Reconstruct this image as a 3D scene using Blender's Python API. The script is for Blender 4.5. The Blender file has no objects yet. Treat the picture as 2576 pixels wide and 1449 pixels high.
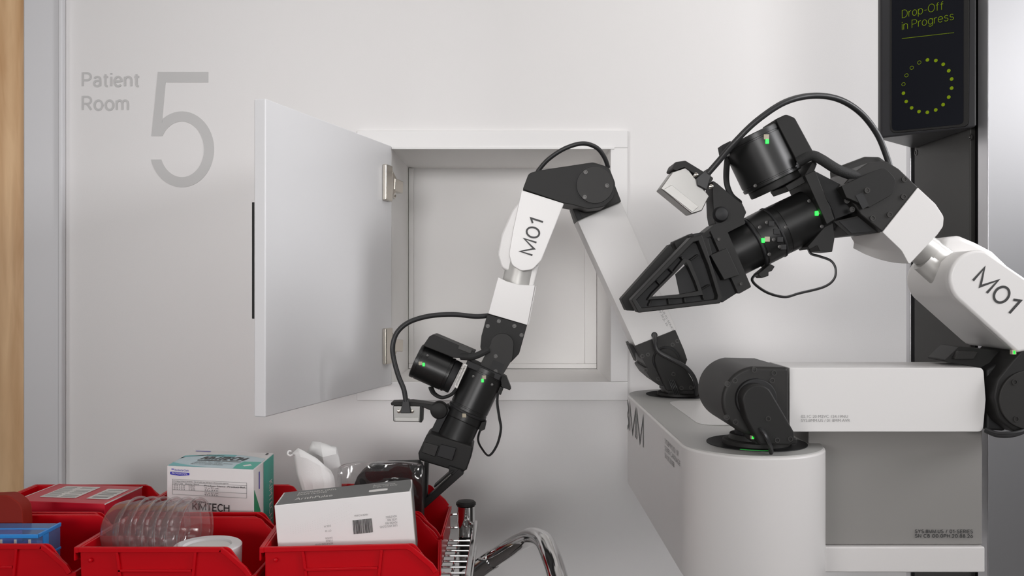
import bpy, bmesh, math, random
from mathutils import Vector, Matrix
random.seed(4)
PI = math.pi
F, CX, CY, H = 2200.0, 1288.0, 724.5, 1.30      # focal length in pixels of the 2576 x 1449 frame, camera height
S = bpy.context.scene
COL = S.collection

# ------------------------------------------------------------------ camera, world, lights, exposure
cd = bpy.data.cameras.new('camera'); cam = bpy.data.objects.new('camera', cd); COL.objects.link(cam)
cd.sensor_width = 36.0; cd.lens = F / 2576 * 36.0
cam.location = (0, 0, H); cam.rotation_euler = (PI / 2, 0, 0)
cd.clip_start = 0.05
S.camera = cam
S.view_settings.view_transform = 'Standard'; S.view_settings.look = 'None'
S.view_settings.gamma = 1.0; S.view_settings.exposure = 0.0
S.view_settings.use_curve_mapping = False
w = bpy.data.worlds.new('world'); S.world = w; w.use_nodes = True
w.node_tree.nodes['Background'].inputs[0].default_value = (0.96, 0.97, 1.0, 1)
w.node_tree.nodes['Background'].inputs[1].default_value = 0.05

def area(name, loc, target, sx, sy, power, col=(1, 1, 1)):
    l = bpy.data.lights.new(name, 'AREA'); l.shape = 'RECTANGLE'; l.size = sx; l.size_y = sy
    l.energy = power; l.color = col
    o = bpy.data.objects.new(name, l); COL.objects.link(o); o.location = loc
    o.rotation_euler = (Vector(target) - Vector(loc)).to_track_quat('-Z', 'Y').to_euler()
    return o
area('ceiling_light_right', (1.25, 1.85, 2.72), (1.25, 1.85, 0), 1.8, 0.5, 3.6, (1.0, 0.975, 0.94))
area('ceiling_light_centre', (0.2, 1.2, 2.72), (0.2, 1.2, 0), 3.0, 0.9, 8.0, (1.0, 0.98, 0.96))
area('ceiling_light_rear', (0.9, -1.6, 2.72), (0.9, -1.6, 0), 3.2, 1.2, 20, (1.0, 0.985, 0.97))
area('reflection_light_far', (3.4, -4.0, 2.72), (3.4, -4.0, 0), 2.6, 2.2, 55, (1.0, 0.985, 0.97))  # added out-of-view lamp, put there for the bright reflection on the column panel
for nm, loc, tgt, sx, sy, pw, ang, col in (
        ('softbox_front', (-0.1, -7.0, 2.0), (0.35, 2.4, 1.95), 3.6, 1.3, 11.2, 30, (1.0, 0.985, 0.985)),
        ('softbox_left', (-4.2, -4.5, 2.0), (0.8, 2.3, 1.4), 2.4, 1.3, 7.8, 40, (1.0, 0.975, 0.97)),
        ('fill_light_right', (3.0, 0.5, 2.35), (-0.2, 2.3, 1.4), 1.4, 0.8, 11.0, 70, (0.985, 0.98, 1.0))):  # added unseen lamp lighting the right wall and cabinet door, no window there
    area(nm, loc, tgt, sx, sy, pw, col).data.spread = math.radians(ang)

# ------------------------------------------------------------------ materials
def lin(r, g, b):
    def c(v):
        v /= 255.0
        return v / 12.92 if v <= 0.04045 else ((v + 0.055) / 1.055) ** 2.4
    return (c(r), c(g), c(b), 1)
def mat(name, col, rough=0.5, metal=0.0, bump=0.0, bscale=300, var=0.0, vscale=6, emit=0, spec=0.5, coat=0.0, aniso=None):
    m = bpy.data.materials.new(name); m.use_nodes = True
    nt = m.node_tree; b = nt.nodes['Principled BSDF']
    b.inputs['Base Color'].default_value = col; b.inputs['Roughness'].default_value = rough
    b.inputs['Metallic'].default_value = metal; b.inputs['Specular IOR Level'].default_value = spec
    b.inputs['Coat Weight'].default_value = coat
    if emit:
        b.inputs['Emission Color'].default_value = col; b.inputs['Emission Strength'].default_value = emit
    tc = nt.nodes.new('ShaderNodeTexCoord')
    if var:
        n = nt.nodes.new('ShaderNodeTexNoise'); n.inputs['Scale'].default_value = vscale; n.inputs['Detail'].default_value = 4
        nt.links.new(tc.outputs['Object'], n.inputs['Vector'])
        r = nt.nodes.new('ShaderNodeMix'); r.data_type = 'RGBA'
        r.inputs[6].default_value = tuple(c * (1 - var) for c in col[:3]) + (1,)
        r.inputs[7].default_value = tuple(min(1, c * (1 + var)) for c in col[:3]) + (1,)
        nt.links.new(n.outputs['Fac'], r.inputs[0]); nt.links.new(r.outputs[2], b.inputs['Base Color'])
    if bump:
        n2 = nt.nodes.new('ShaderNodeTexNoise'); n2.inputs['Scale'].default_value = bscale; n2.inputs['Detail'].default_value = 3
        nt.links.new(tc.outputs['Object'], n2.inputs['Vector'])
        bp = nt.nodes.new('ShaderNodeBump'); bp.inputs['Strength'].default_value = bump; bp.inputs['Distance'].default_value = 0.001
        nt.links.new(n2.outputs['Fac'], bp.inputs['Height']); nt.links.new(bp.outputs['Normal'], b.inputs['Normal'])
    return m
def clear(name, tint, gloss_rough=0.05, base=0.08, edge=0.5, milk=0.0, milkcol=(0.8, 0.8, 0.8, 1)):
    m = bpy.data.materials.new(name); m.use_nodes = True
    nt = m.node_tree; nt.nodes.remove(nt.nodes['Principled BSDF'])
    out = nt.nodes['Material Output']
    tr = nt.nodes.new('ShaderNodeBsdfTransparent'); tr.inputs[0].default_value = tint
    gl = nt.nodes.new('ShaderNodeBsdfGlossy'); gl.inputs['Roughness'].default_value = gloss_rough
    df = nt.nodes.new('ShaderNodeBsdfDiffuse'); df.inputs[0].default_value = milkcol
    lw = nt.nodes.new('ShaderNodeLayerWeight'); lw.inputs[0].default_value = 0.35
    mr = nt.nodes.new('ShaderNodeMapRange'); mr.inputs[3].default_value = base; mr.inputs[4].default_value = edge
    nt.links.new(lw.outputs['Facing'], mr.inputs[0])
    m1 = nt.nodes.new('ShaderNodeMixShader'); m1.inputs[0].default_value = milk
    nt.links.new(tr.outputs[0], m1.inputs[1]); nt.links.new(df.outputs[0], m1.inputs[2])
    m2 = nt.nodes.new('ShaderNodeMixShader'); nt.links.new(mr.outputs[0], m2.inputs[0])
    nt.links.new(m1.outputs[0], m2.inputs[1]); nt.links.new(gl.outputs[0], m2.inputs[2])
    nt.links.new(m2.outputs[0], out.inputs['Surface'])
    return m
M = {}
M['wall'] = mat('wall_paint', (0.86, 0.845, 0.84, 1), 0.6, bump=0.12, bscale=420, var=0.012, vscale=3)
M['frame'] = mat('frame_paint', (0.87, 0.86, 0.855, 1), 0.45, bump=0.05, bscale=300)
M['cabin'] = mat('cabinet_laminate', (0.90, 0.885, 0.87, 1), 0.5, bump=0.05, bscale=300)
M['doorp'] = mat('cabinet_door_paint', (0.82, 0.82, 0.835, 1), 0.35, bump=0.08, bscale=250)
M['trim'] = mat('trim_paint', (0.78, 0.78, 0.80, 1), 0.45)
M['sign'] = mat('sign_grey_vinyl', (0.60, 0.595, 0.59, 1), 0.55)
M['arm'] = mat('white_powder_coat', (0.755, 0.74, 0.73, 1), 0.33, bump=0.06, bscale=700)
M['armgrey'] = mat('light_grey_shell', (0.76, 0.745, 0.73, 1), 0.38, bump=0.06, bscale=700)
M['carr'] = mat('carriage_paint', (0.69, 0.67, 0.66, 1), 0.36, bump=0.06, bscale=700)
M['alu'] = mat('anodised_aluminium', (0.62, 0.62, 0.64, 1), 0.32, metal=1.0)
M['neck'] = mat('satin_silver', (0.52, 0.51, 0.49, 1), 0.42, metal=0.35)
M['panelgrey'] = mat('grey_side_panel', (0.25, 0.24, 0.23, 1), 0.5, bump=0.05, bscale=700)
M['topgrey'] = mat('grey_top_plate', (0.50, 0.495, 0.48, 1), 0.4, bump=0.05, bscale=700)
M['dark'] = mat('dark_grey_plastic', (0.019, 0.0185, 0.018, 1), 0.5, spec=0.25, bump=0.08, bscale=900)
M['cover'] = mat('column_cover_grey', (0.050, 0.049, 0.047, 1), 0.5, spec=0.35, bump=0.08, bscale=900)
M['dark2'] = mat('charcoal_casting', (0.027, 0.026, 0.025, 1), 0.48, spec=0.28, bump=0.08, bscale=900)
M['black'] = mat('black_anodised', (0.012, 0.012, 0.012, 1), 0.36)
M['blackm'] = mat('black_matte', (0.010, 0.010, 0.011, 1), 0.6)
M['rubber'] = mat('black_cable_rubber', (0.022, 0.022, 0.023, 1), 0.42)
M['braid'] = mat('braided_sleeve', (0.02, 0.02, 0.02, 1), 0.7, bump=0.8, bscale=600)
M['screw'] = mat('screw_steel', (0.06, 0.058, 0.056, 1), 0.35, metal=0.6)
M['steel'] = mat('hinge_nickel', (0.62, 0.58, 0.52, 1), 0.22, metal=1.0)
M['chrome'] = mat('chrome', (0.72, 0.72, 0.72, 1), 0.08, metal=1.0)
M['silver'] = mat('brushed_camera_shell', (0.30, 0.295, 0.285, 1), 0.36, metal=1.0)
M['chip'] = mat('led_chip_tan', (0.45, 0.40, 0.30, 1), 0.5)
M['led'] = mat('green_led', (0.02, 1.0, 0.06, 1), 0.4, emit=2.2)
M['blue_clip'] = mat('blue_hinge_film', (0.16, 0.20, 0.60, 1), 0.3)
M['ink'] = mat('dark_grey_ink', (0.035, 0.035, 0.035, 1), 0.5)
M['inkl'] = mat('pale_grey_ink', (0.30, 0.295, 0.29, 1), 0.5)
M['screen'] = mat('display_glass', (0.006, 0.007, 0.011, 1), 0.35, spec=0.15)
M['bezel'] = mat('display_housing', (0.030, 0.030, 0.033, 1), 0.34)
M['lime'] = mat('display_lime', lin(110, 130, 10), 0.6, emit=0.22, spec=0.1)
M['red'] = mat('red_polypropylene', (0.56, 0.0, 0.006, 1), 0.34, spec=0.22, bump=0.10, bscale=160)
M['redbox'] = mat('red_carton', (0.62, 0.012, 0.035, 1), 0.35)
M['orange'] = mat('orange_red_silicone', (0.26, 0.016, 0.008, 1), 0.55, spec=0.2)
M['label'] = mat('label_paper', (0.80, 0.78, 0.76, 1), 0.6)
M['carton'] = mat('white_carton', (0.87, 0.85, 0.845, 1), 0.5)
M['cartgrey'] = mat('grey_carton_print', (0.135, 0.137, 0.135, 1), 0.42)
M['cartend'] = mat('raw_carton_edge', (0.62, 0.56, 0.48, 1), 0.6)
M['teal'] = mat('teal_print', (0.025, 0.47, 0.36, 1), 0.4)
M['teal2'] = mat('turquoise_print', (0.16, 0.55, 0.58, 1), 0.4)
M['pale'] = mat('pale_blue_print', (0.58, 0.74, 0.80, 1), 0.4)
M['green'] = mat('green_print', (0.01, 0.32, 0.15, 1), 0.4)
M['blue'] = mat('blue_print', (0.03, 0.025, 0.48, 1), 0.4)
M['white'] = mat('white_plastic', (0.85, 0.85, 0.86, 1), 0.4)
M['tissue'] = mat('white_tissue_paper', (0.86, 0.855, 0.85, 1), 0.7, bump=0.2, bscale=500)
M['bag'] = mat('black_fabric_pack', (0.012, 0.012, 0.012, 1), 0.55, bump=0.5, bscale=600)
M['clear'] = clear('clear_plastic', (0.93, 0.91, 0.91, 1), 0.07, 0.05, 0.55, milk=0.07)
M['film'] = clear('cellophane', (0.97, 0.97, 0.97, 1), 0.10, 0.05, 0.50)
M['bluebox'] = clear('blue_translucent_plastic', (0.58, 0.76, 0.99, 1), 0.15, 0.06, 0.30, milk=0.34, milkcol=(0.16, 0.46, 0.88, 1))
M['bluerib'] = mat('blue_rib', (0.03, 0.30, 0.80, 1), 0.3)
M['purple'] = mat('purple_tray', (0.42, 0.16, 0.50, 1), 0.4)
M['floor'] = mat('grey_vinyl_floor', (0.16, 0.15, 0.145, 1), 0.45, var=0.1, vscale=20)
M['ceil'] = mat('ceiling_tile', (0.75, 0.75, 0.74, 1), 0.8)
def wood():
    m = bpy.data.materials.new('pale_oak_veneer'); m.use_nodes = True; nt = m.node_tree; b = nt.nodes['Principled BSDF']
    b.inputs['Roughness'].default_value = 0.45
    tc = nt.nodes.new('ShaderNodeTexCoord'); mp = nt.nodes.new('ShaderNodeMapping'); mp.inputs['Scale'].default_value = (9, 6, 1.1)
    nt.links.new(tc.outputs['Object'], mp.inputs[0])
    n = nt.nodes.new('ShaderNodeTexNoise'); n.inputs['Scale'].default_value = 2.2; n.inputs['Detail'].default_value = 6; n.inputs['Distortion'].default_value = 1.6
    nt.links.new(mp.outputs[0], n.inputs['Vector'])
    wv = nt.nodes.new('ShaderNodeTexWave'); wv.inputs['Scale'].default_value = 0.55; wv.inputs['Distortion'].default_value = 7; wv.inputs['Detail'].default_value = 3
    nt.links.new(mp.outputs[0], wv.inputs['Vector'])
    mx = nt.nodes.new('ShaderNodeMath'); mx.operation = 'MULTIPLY_ADD'; mx.inputs[1].default_value = 0.35
    nt.links.new(wv.outputs['Fac'], mx.inputs[0]); nt.links.new(n.outputs['Fac'], mx.inputs[2])
    cr = nt.nodes.new('ShaderNodeValToRGB')
    cr.color_ramp.elements[0].position = 0.30; cr.color_ramp.elements[0].color = lin(214, 166, 116)
    cr.color_ramp.elements[1].position = 0.95; cr.color_ramp.elements[1].color = lin(246, 206, 158)
    nt.links.new(mx.outputs[0], cr.inputs[0]); nt.links.new(cr.outputs[0], b.inputs['Base Color'])
    return m
M['wood'] = wood()

# ------------------------------------------------------------------ geometry helpers
def P(px, py, Y):
    return Vector(((px - CX) * Y / F, Y, H - (py - CY) * Y / F))
def onplane(px, py, p0, n):
    d = Vector(((px - CX) / F, 1.0, -(py - CY) / F)); o = Vector((0, 0, H))
    return o + d * ((Vector(p0) - o).dot(Vector(n)) / d.dot(Vector(n)))
WLOC = {}
def empty(name, loc):
    o = bpy.data.objects.new(name, None); COL.objects.link(o); o.location = loc; o.empty_display_size = 0.05
    WLOC[o.name] = Vector(loc); return o
def tag(o, label=None, cat=None, group=None, kind=None):
    if label: o['label'] = label
    if cat: o['category'] = cat
    if group: o['group'] = group
    if kind: o['kind'] = kind
    return o
class MB:
    def __init__(s): s.v = []; s.f = []
    def add(s, vs, fs):
        k = len(s.v); s.v += [Vector(v) for v in vs]; s.f += [tuple(i + k for i in f) for f in fs]; return s
    def box(s, lo, hi):
        x0, y0, z0 = lo; x1, y1, z1 = hi
        return s.add([(x0,y0,z0),(x1,y0,z0),(x1,y1,z0),(x0,y1,z0),(x0,y0,z1),(x1,y0,z1),(x1,y1,z1),(x0,y1,z1)],
                     [(0,3,2,1),(4,5,6,7),(0,1,5,4),(1,2,6,5),(2,3,7,6),(3,0,4,7)])
    def hexa(s, a, b):      # two quads of four corners each
        return s.add(list(a) + list(b), [(0,1,2,3),(7,6,5,4),(0,4,5,1),(1,5,6,2),(2,6,7,3),(3,7,4,0)])
    def bar(s, p0, p1, wd, ht, up=(0, 0, 1)):
        p0 = Vector(p0); p1 = Vector(p1); d = (p1 - p0).normalized(); up = Vector(up)
        a = d.cross(up).normalized() * wd / 2; b = a.cross(d).normalized() * ht / 2
        return s.hexa([p0-a-b, p0+a-b, p0+a+b, p0-a+b], [p1-a-b, p1+a-b, p1+a+b, p1-a+b])
    def prism(s, pts, off):  # polygon of 3D points swept by a vector
        n = len(pts); off = Vector(off); pts = [Vector(p) for p in pts]
        return s.add(pts + [p + off for p in pts],
                     [tuple(range(n)), tuple(range(2*n-1, n-1, -1))] + [(i, i+n, (i+1)%n+n, (i+1)%n) for i in range(n)])
    def poly(s, pts):
        return s.add(pts, [tuple(range(len(pts)))])
    def rev(s, p0, axis, prof, seg=40, cap=True):   # prof: (distance along axis, radius)
        p0 = Vector(p0); a = Vector(axis).normalized()
        u = a.orthogonal().normalized(); v = a.cross(u)
        k = len(s.v); n = len(prof)
        for t, r in prof:
            for i in range(seg):
                an = 2 * PI * i / seg
                s.v.append(p0 + a * t + (u * math.cos(an) + v * math.sin(an)) * r)
        for j in range(n - 1):
            for i in range(seg):
                s.f.append((k+j*seg+i, k+j*seg+(i+1)%seg, k+(j+1)*seg+(i+1)%seg, k+(j+1)*seg+i))
        if cap:
            s.f.append(tuple(k + i for i in range(seg-1, -1, -1)))
            s.f.append(tuple(k + (n-1)*seg + i for i in range(seg)))
        return s
    def cyl(s, p0, p1, r, seg=32, r1=None):
        p0 = Vector(p0); p1 = Vector(p1); L = (p1 - p0).length
        return s.rev(p0, p1 - p0, [(0, r), (L, r if r1 is None else r1)], seg)
    def tube(s, pts, r, seg=10, n=8, flat=None):
        pts = smooth(pts, n); prev = None; k = len(s.v); m = len(pts)
        for i, p in enumerate(pts):
            d = (pts[min(i+1, m-1)] - pts[max(i-1, 0)]).normalized()
            u = d.orthogonal().normalized() if prev is None else (prev - d * prev.dot(d)).normalized()
            prev = u; v = d.cross(u)
            for j in range(seg):
                an = 2 * PI * j / seg
                s.v.append(p + u * math.cos(an) * r + v * math.sin(an) * (r if flat is None else flat))
        for i in range(m - 1):
            for j in range(seg):
                s.f.append((k+i*seg+j, k+i*seg+(j+1)%seg, k+(i+1)*seg+(j+1)%seg, k+(i+1)*seg+j))
        s.f.append(tuple(k + j for j in range(seg-1, -1, -1))); s.f.append(tuple(k + (m-1)*seg + j for j in range(seg)))
        return s
    def build(s, name, m, parent=None, bevel=0, seg=2, angle=35, shade=True):
        lo = Vector([min(v[i] for v in s.v) for i in range(3)]); hi = Vector([max(v[i] for v in s.v) for i in range(3)])
        c = Vector(((lo.x+hi.x)/2, (lo.y+hi.y)/2, lo.z))
        me = bpy.data.meshes.new(name); me.from_pydata([v - c for v in s.v], [], s.f)
        bm = bmesh.new(); bm.from_mesh(me); bmesh.ops.recalc_face_normals(bm, faces=bm.faces); bm.to_mesh(me); bm.free()
        me.materials.append(M[m] if isinstance(m, str) else m)
        if shade:
            for p in me.polygons: p.use_smooth = True
            me.set_sharp_from_angle(angle=math.radians(angle))
        o = bpy.data.objects.new(name, me); COL.objects.link(o); place(o, c, parent)
        if bevel:
            b = o.modifiers.new('bevel', 'BEVEL'); b.width = bevel; b.segments = seg; b.limit_method = 'ANGLE'; b.angle_limit = math.radians(40)
            b.harden_normals = True
        return o
def place(o, c, parent):
    WLOC[o.name] = Vector(c)
    if parent is not None:
        o.parent = parent; o.location = Vector(c) - WLOC[parent.name]
    else:
        o.location = c
def smooth(pts, n=8):
    pts = [Vector(p) for p in pts]
    if len(pts) < 3: return pts
    out = []
    for i in range(len(pts) - 1):
        p0 = pts[max(i-1, 0)]; p1 = pts[i]; p2 = pts[i+1]; p3 = pts[min(i+2, len(pts)-1)]
        for k in range(n):
            t = k / n
            out.append(0.5 * ((2*p1) + (p2-p0)*t + (2*p0-5*p1+4*p2-p3)*t*t + (3*p1-p0-3*p2+p3)*t**3))
    out.append(pts[-1]); return out
def rnd(pts, r, n=6):       # round the corners of a 2D polygon; r: one radius or one for each corner
    out = []; N = len(pts)
    for i in range(N):
        a = Vector(pts[i-1]); b = Vector(pts[i]); c = Vector(pts[(i+1) % N])
        rr = r[i] if isinstance(r, (list, tuple)) else r
        if rr <= 0: out.append((b.x, b.y)); continue
        u = (a - b); v = (c - b); lu, lv = u.length, v.length; u /= lu; v /= lv
        ang = math.acos(max(-1, min(1, u.dot(v))))
        d = min(rr / math.tan(ang / 2), lu * 0.48, lv * 0.48)
        p, q = b + u * d, b + v * d
        for k in range(n + 1):
            t = k / n
            w_ = p * (1-t)**2 + b * 2*t*(1-t) + q * t*t
            out.append((w_.x, w_.y))
    return out
def arc(cx, cy, r, a0, a1, n=14):    # pixel arc, degrees, y down
    return [(cx + r*math.cos(math.radians(a0+(a1-a0)*i/n)), cy + r*math.sin(math.radians(a0+(a1-a0)*i/n))) for i in range(n+1)]
def slab(name, pts, Yf, depth, m, parent, bevel=0.003, r=0, seg=2):
    pts = rnd(pts, r) if r else pts
    return MB().prism([P(x, y, Yf) for x, y in pts], (0, depth, 0)).build(name, m, parent, bevel, seg)
SCREW = None
def screw(px, py, Y, parent, r=0.0042, m='screw'):
    c = P(px, py, Y)
    b = MB(); b.rev(c + Vector((0, 0.001, 0)), (0, -1, 0), [(0, r), (0.0024, r), (0.0024, r*0.62), (0.0008, r*0.55)], 12)
    return b.build('screw', m, parent)
def led(px, py, Y, parent, s=0.0055, chip=(8, -8), on=True):
    s *= 0.8
    c = P(px + chip[0], py + chip[1], Y)
    MB().box((c.x-s*0.9, c.y-0.003, c.z-s*0.9), (c.x+s*0.9, c.y+0.004, c.z+s*0.9)).build('led_chip', 'chip', parent, 0.0006, 1)
    if on:
        c = P(px, py, Y)
        MB().box((c.x-s*0.55, c.y-0.003, c.z-s*0.8), (c.x+s*0.55, c.y+0.004, c.z+s*0.8)).build('status_light', 'led', parent, 0.0006, 1)
def text(name, body, o, u, v, m, parent=None, width=None, height=None, lift=0.0006, thin=0.0, spacing=1.0, line=1.0, align='LEFT'):
    """flat lettering; o is the lower left corner of the block, u and v its right and up directions"""
    cu = bpy.data.curves.new('font', 'FONT'); cu.body = body; cu.fill_mode = 'FRONT'; cu.offset = thin; cu.resolution_u = 6
    cu.space_character = spacing; cu.space_line = line; cu.align_x = align
    t = bpy.data.objects.new('font', cu); COL.objects.link(t)
    bpy.context.view_layer.update()
    me = bpy.data.meshes.new_from_object(t.evaluated_get(bpy.context.evaluated_depsgraph_get()))
    bpy.data.objects.remove(t); bpy.data.curves.remove(cu)
    xs = [q.co.x for q in me.vertices]; ys = [q.co.y for q in me.vertices]
    x0, y0, W, Hh = min(xs), min(ys), max(xs)-min(xs), max(ys)-min(ys)
    sx = width / W if width else height / Hh; sy = height / Hh if height else sx
    u = Vector(u).normalized(); v = Vector(v); v = (v - u * v.dot(u)).normalized(); n = u.cross(v)
    o = Vector(o)
    for q in me.vertices:
        q.co = u * ((q.co.x - x0) * sx) + v * ((q.co.y - y0) * sy) + n * lift
    me.name = name; me.materials.clear(); me.materials.append(M[m])
    ob = bpy.data.objects.new(name, me); COL.objects.link(ob); place(ob, o, parent)
    return ob
def pxtext(name, body, a, b, hpx, Y, m, parent, lift=0.0008, **kw):   # on a plane parallel to the wall: baseline from pixel a to pixel b
    A, B = P(a[0], a[1], Y), P(b[0], b[1], Y); u = B - A
    v = Vector((-u.z, 0, u.x)) if True else None
    return text(name, body, A, u, v, m, parent, width=u.length, height=hpx * Y / F, lift=lift, **kw)


# ------------------------------------------------------------------ a plain grotesque stroke alphabet for the large lettering
def ea(cx, cy, rx, ry, a0, a1, n=18):
    return [(cx + rx*math.cos(math.radians(a0+(a1-a0)*i/n)), cy + ry*math.sin(math.radians(a0+(a1-a0)*i/n))) for i in range(n+1)]
def ell(cx, cy, rx, ry): return ea(cx, cy, rx, ry, 90, 450, 36)
GL = {
 'A': (0.72, [[(0,0),(0.36,1),(0.72,0)], [(0.12,0.33),(0.60,0.33)]]),
 'C': (0.72, [ea(0.39,0.5,0.39,0.5,42,318,28)]),
 'D': (0.70, [[(0,0),(0,1),(0.26,1)] + ea(0.26,0.5,0.44,0.5,90,-90)[1:] + [(0,0)]]),
 'E': (0.56, [[(0.56,1),(0,1),(0,0),(0.56,0)], [(0,0.52),(0.52,0.52)]]),
 'H': (0.68, [[(0,0),(0,1)], [(0.68,0),(0.68,1)], [(0,0.52),(0.68,0.52)]]),
 'I': (0.0, [[(0,0),(0,1)]]),
 'K': (0.64, [[(0,0),(0,1)], [(0.62,1),(0,0.38)], [(0.22,0.60),(0.64,0)]]),
 'M': (0.86, [[(0,0),(0,1),(0.43,0.03),(0.86,1),(0.86,0)]]),
 'N': (0.68, [[(0,0),(0,1),(0.68,0),(0.68,1)]]),
 'O': (0.82, [ell(0.41,0.5,0.41,0.5)]),
 'P': (0.62, [[(0,0),(0,1.06)], [(0,1),(0.33,1)] + ea(0.33,0.73,0.29,0.27,90,-90)[1:] + [(0,0.46)]]),
 'R': (0.64, [[(0,0),(0,1.06)], [(0,1),(0.33,1)] + ea(0.33,0.73,0.29,0.27,90,-90)[1:] + [(0,0.46)], [(0.34,0.46),(0.64,0)]]),
 'S': (0.62, [ea(0.31,0.745,0.28,0.255,28,262) + ea(0.31,0.25,0.31,0.25,82,-155)]),
 'T': (0.66, [[(0,1),(0.66,1)], [(0.33,1),(0.33,0)]]),
 'U': (0.66, [[(0,1),(0,0.33)] + ea(0.33,0.33,0.33,0.33,180,360)[1:] + [(0.66,1)]]),
 'Y': (0.68, [[(0,1),(0.34,0.46),(0.68,1)], [(0.34,0.46),(0.34,0)]]),
 '0': (0.64, [ell(0.32,0.5,0.32,0.5)]),
 '1': (0.28, [[(0,0.74),(0.28,0.98),(0.28,0)]]),
 '2': (0.56, [ea(0.28,0.72,0.27,0.28,170,-35) + [(0,0),(0.58,0)]]),
 '6': (0.58, [ell(0.29,0.30,0.29,0.30), [(0.44,1),(0.06,0.46)]]),
 '8': (0.58, [ell(0.29,0.755,0.24,0.245), ell(0.29,0.255,0.29,0.255)]),
 'a': (0.50, [ea(0.26,0.50,0.23,0.22,160,0) + [(0.49,0)], [(0.49,0.42),(0.23,0.41)] + ea(0.22,0.205,0.21,0.205,92,270)[1:] + [(0.30,0.005),(0.40,0.07),(0.49,0.18)]]),
 'e': (0.56, [[(0.02,0.37),(0.54,0.37)], ea(0.28,0.36,0.28,0.36,-3,318,26)]),
 'f': (0.36, [[(0.14,0),(0.14,0.80)] + ea(0.31,0.80,0.17,0.21,180,80)[1:], [(0,0.71),(0.34,0.71)]]),
 'g': (0.56, [ell(0.28,0.36,0.28,0.36), [(0.56,0.72),(0.56,-0.02)] + ea(0.29,-0.02,0.27,0.24,0,-150)[1:]]),
 'i': (0.0, [[(0,0),(0,0.72)], [(0,0.90),(0,1.0)]]),
 'm': (0.84, [[(0,0),(0,0.72)], ea(0.21,0.47,0.21,0.25,180,0) + [(0.42,0)], ea(0.63,0.47,0.21,0.25,180,0) + [(0.84,0)]]),
 'n': (0.50, [[(0,0),(0,0.72)], ea(0.25,0.45,0.25,0.27,180,0) + [(0.50,0)]]),
 'o': (0.58, [ell(0.29,0.36,0.29,0.36)]),
 'p': (0.58, [[(0,-0.26),(0,0.72)], ell(0.29,0.36,0.29,0.36)]),
 'r': (0.27, [[(0,0),(0,0.72)], ea(0.27,0.42,0.27,0.30,180,85)]),
 's': (0.46, [ea(0.23,0.545,0.20,0.175,25,262) + ea(0.23,0.185,0.23,0.185,82,-155)]),
 't': (0.34, [[(0.14,0.92),(0.14,0.16)] + ea(0.29,0.16,0.15,0.16,180,280)[1:], [(0,0.71),(0.34,0.71)]]),
 '-': (0.32, [[(0,0.38),(0.32,0.38)]]), '/': (0.34, [[(0,-0.06),(0.34,1.04)]]), '.': (0.0, [[(0,0),(0,0.10)]]), ' ': (0.16, []),
}
def strokes(name, body, o, u, v, m, parent=None, width=None, height=0.1, weight=0.1, gap=0.20, lift=0.0008, warp=None):
    """lettering drawn as strokes of constant width; o = baseline left, height = cap height, weight in cap heights"""
    u = Vector(u).normalized(); v = Vector(v); v = (v - u*v.dot(u)).normalized(); n = u.cross(v); o = Vector(o)
    x = 0.0; ps = []
    for i, ch in enumerate(body):
        adv, st = GL[ch]
        for s_ in st: ps.append([(x + a, b) for a, b in s_])
        x += adv + gap
    tot = x - gap
    sx = (width - weight*height) / tot if width else height; wd = weight * height
    b = MB()
    for si_, s_ in enumerate(ps):
        q = [Vector((a*sx + wd/2, c*(height-wd) + wd/2)) for a, c in s_]
        closed = (q[0]-q[-1]).length < 1e-6 and len(q) > 3
        if closed: q = q[:-1]
        N = len(q); L_, R_ = [], []
        for i in range(N):
            p0 = q[i-1] if (closed or i > 0) else None; p1 = q[(i+1) % N] if (closed or i < N-1) else None
            d0 = (q[i]-p0).normalized() if p0 is not None else None; d1 = (p1-q[i]).normalized() if p1 is not None else None
            if d0 is None: d0 = d1
            if d1 is None: d1 = d0
            n0, n1 = Vector((-d0.y, d0.x)), Vector((-d1.y, d1.x))
            mm = n0 + n1
            mm = n0 if mm.length < 1e-4 else mm.normalized()
            k = min(2.2, 1 / max(0.3, mm.dot(n0)))
            L_.append(q[i] + mm*wd/2*k); R_.append(q[i] - mm*wd/2*k)
        vs = L_ + R_
        W3 = [(warp(p.x, p.y) if warp else o + u*p.x + v*p.y + n*(lift + si_*0.00006)) for p in vs]
        rng = range(N) if closed else range(N-1)
        b.add(W3, [(i, (i+1) % N, (i+1) % N + N, i + N) for i in rng])
    return b.build(name, m, parent, 0, shade=False)
def pxstrokes(name, body, a, b, hpx, Y, m, parent, **kw):
    A, B = P(a[0], a[1], Y), P(b[0], b[1], Y); u = B - A
    return strokes(name, body, A, u, Vector((-u.z, 0, u.x)), m, parent, width=u.length, height=hpx*Y/F, **kw)

# ------------------------------------------------------------------ the room
WY = 2.40
def struct(name, mb, m, bevel=0, parent=None):
    o = mb.build(name, m, parent, bevel)
    if parent is None: o['kind'] = 'structure'
    return o
struct('floor', MB().box((-5, -9, -0.05), (5, 2.92, 0)), 'floor')
struct('ceiling', MB().box((-5, -9, 2.75), (5, 2.92, 2.85)), 'ceil')
oL, oR, oT, oB = P(984, 0, WY).x, P(1537, 0, WY).x, P(0, 372, WY).z, P(0, 962, WY).z     # cabinet opening
wl = P(62, 0, WY).x
b = MB()
b.box((wl, WY, 0), (oL, WY+0.1, 2.75)); b.box((oR, WY, 0), (5.0, WY+0.1, 2.75))
b.box((oL, WY, 0), (oR, WY+0.1, oB)); b.box((oL, WY, oT), (oR, WY+0.1, 2.75))
struct('wall_back', b, 'wall')
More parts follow.
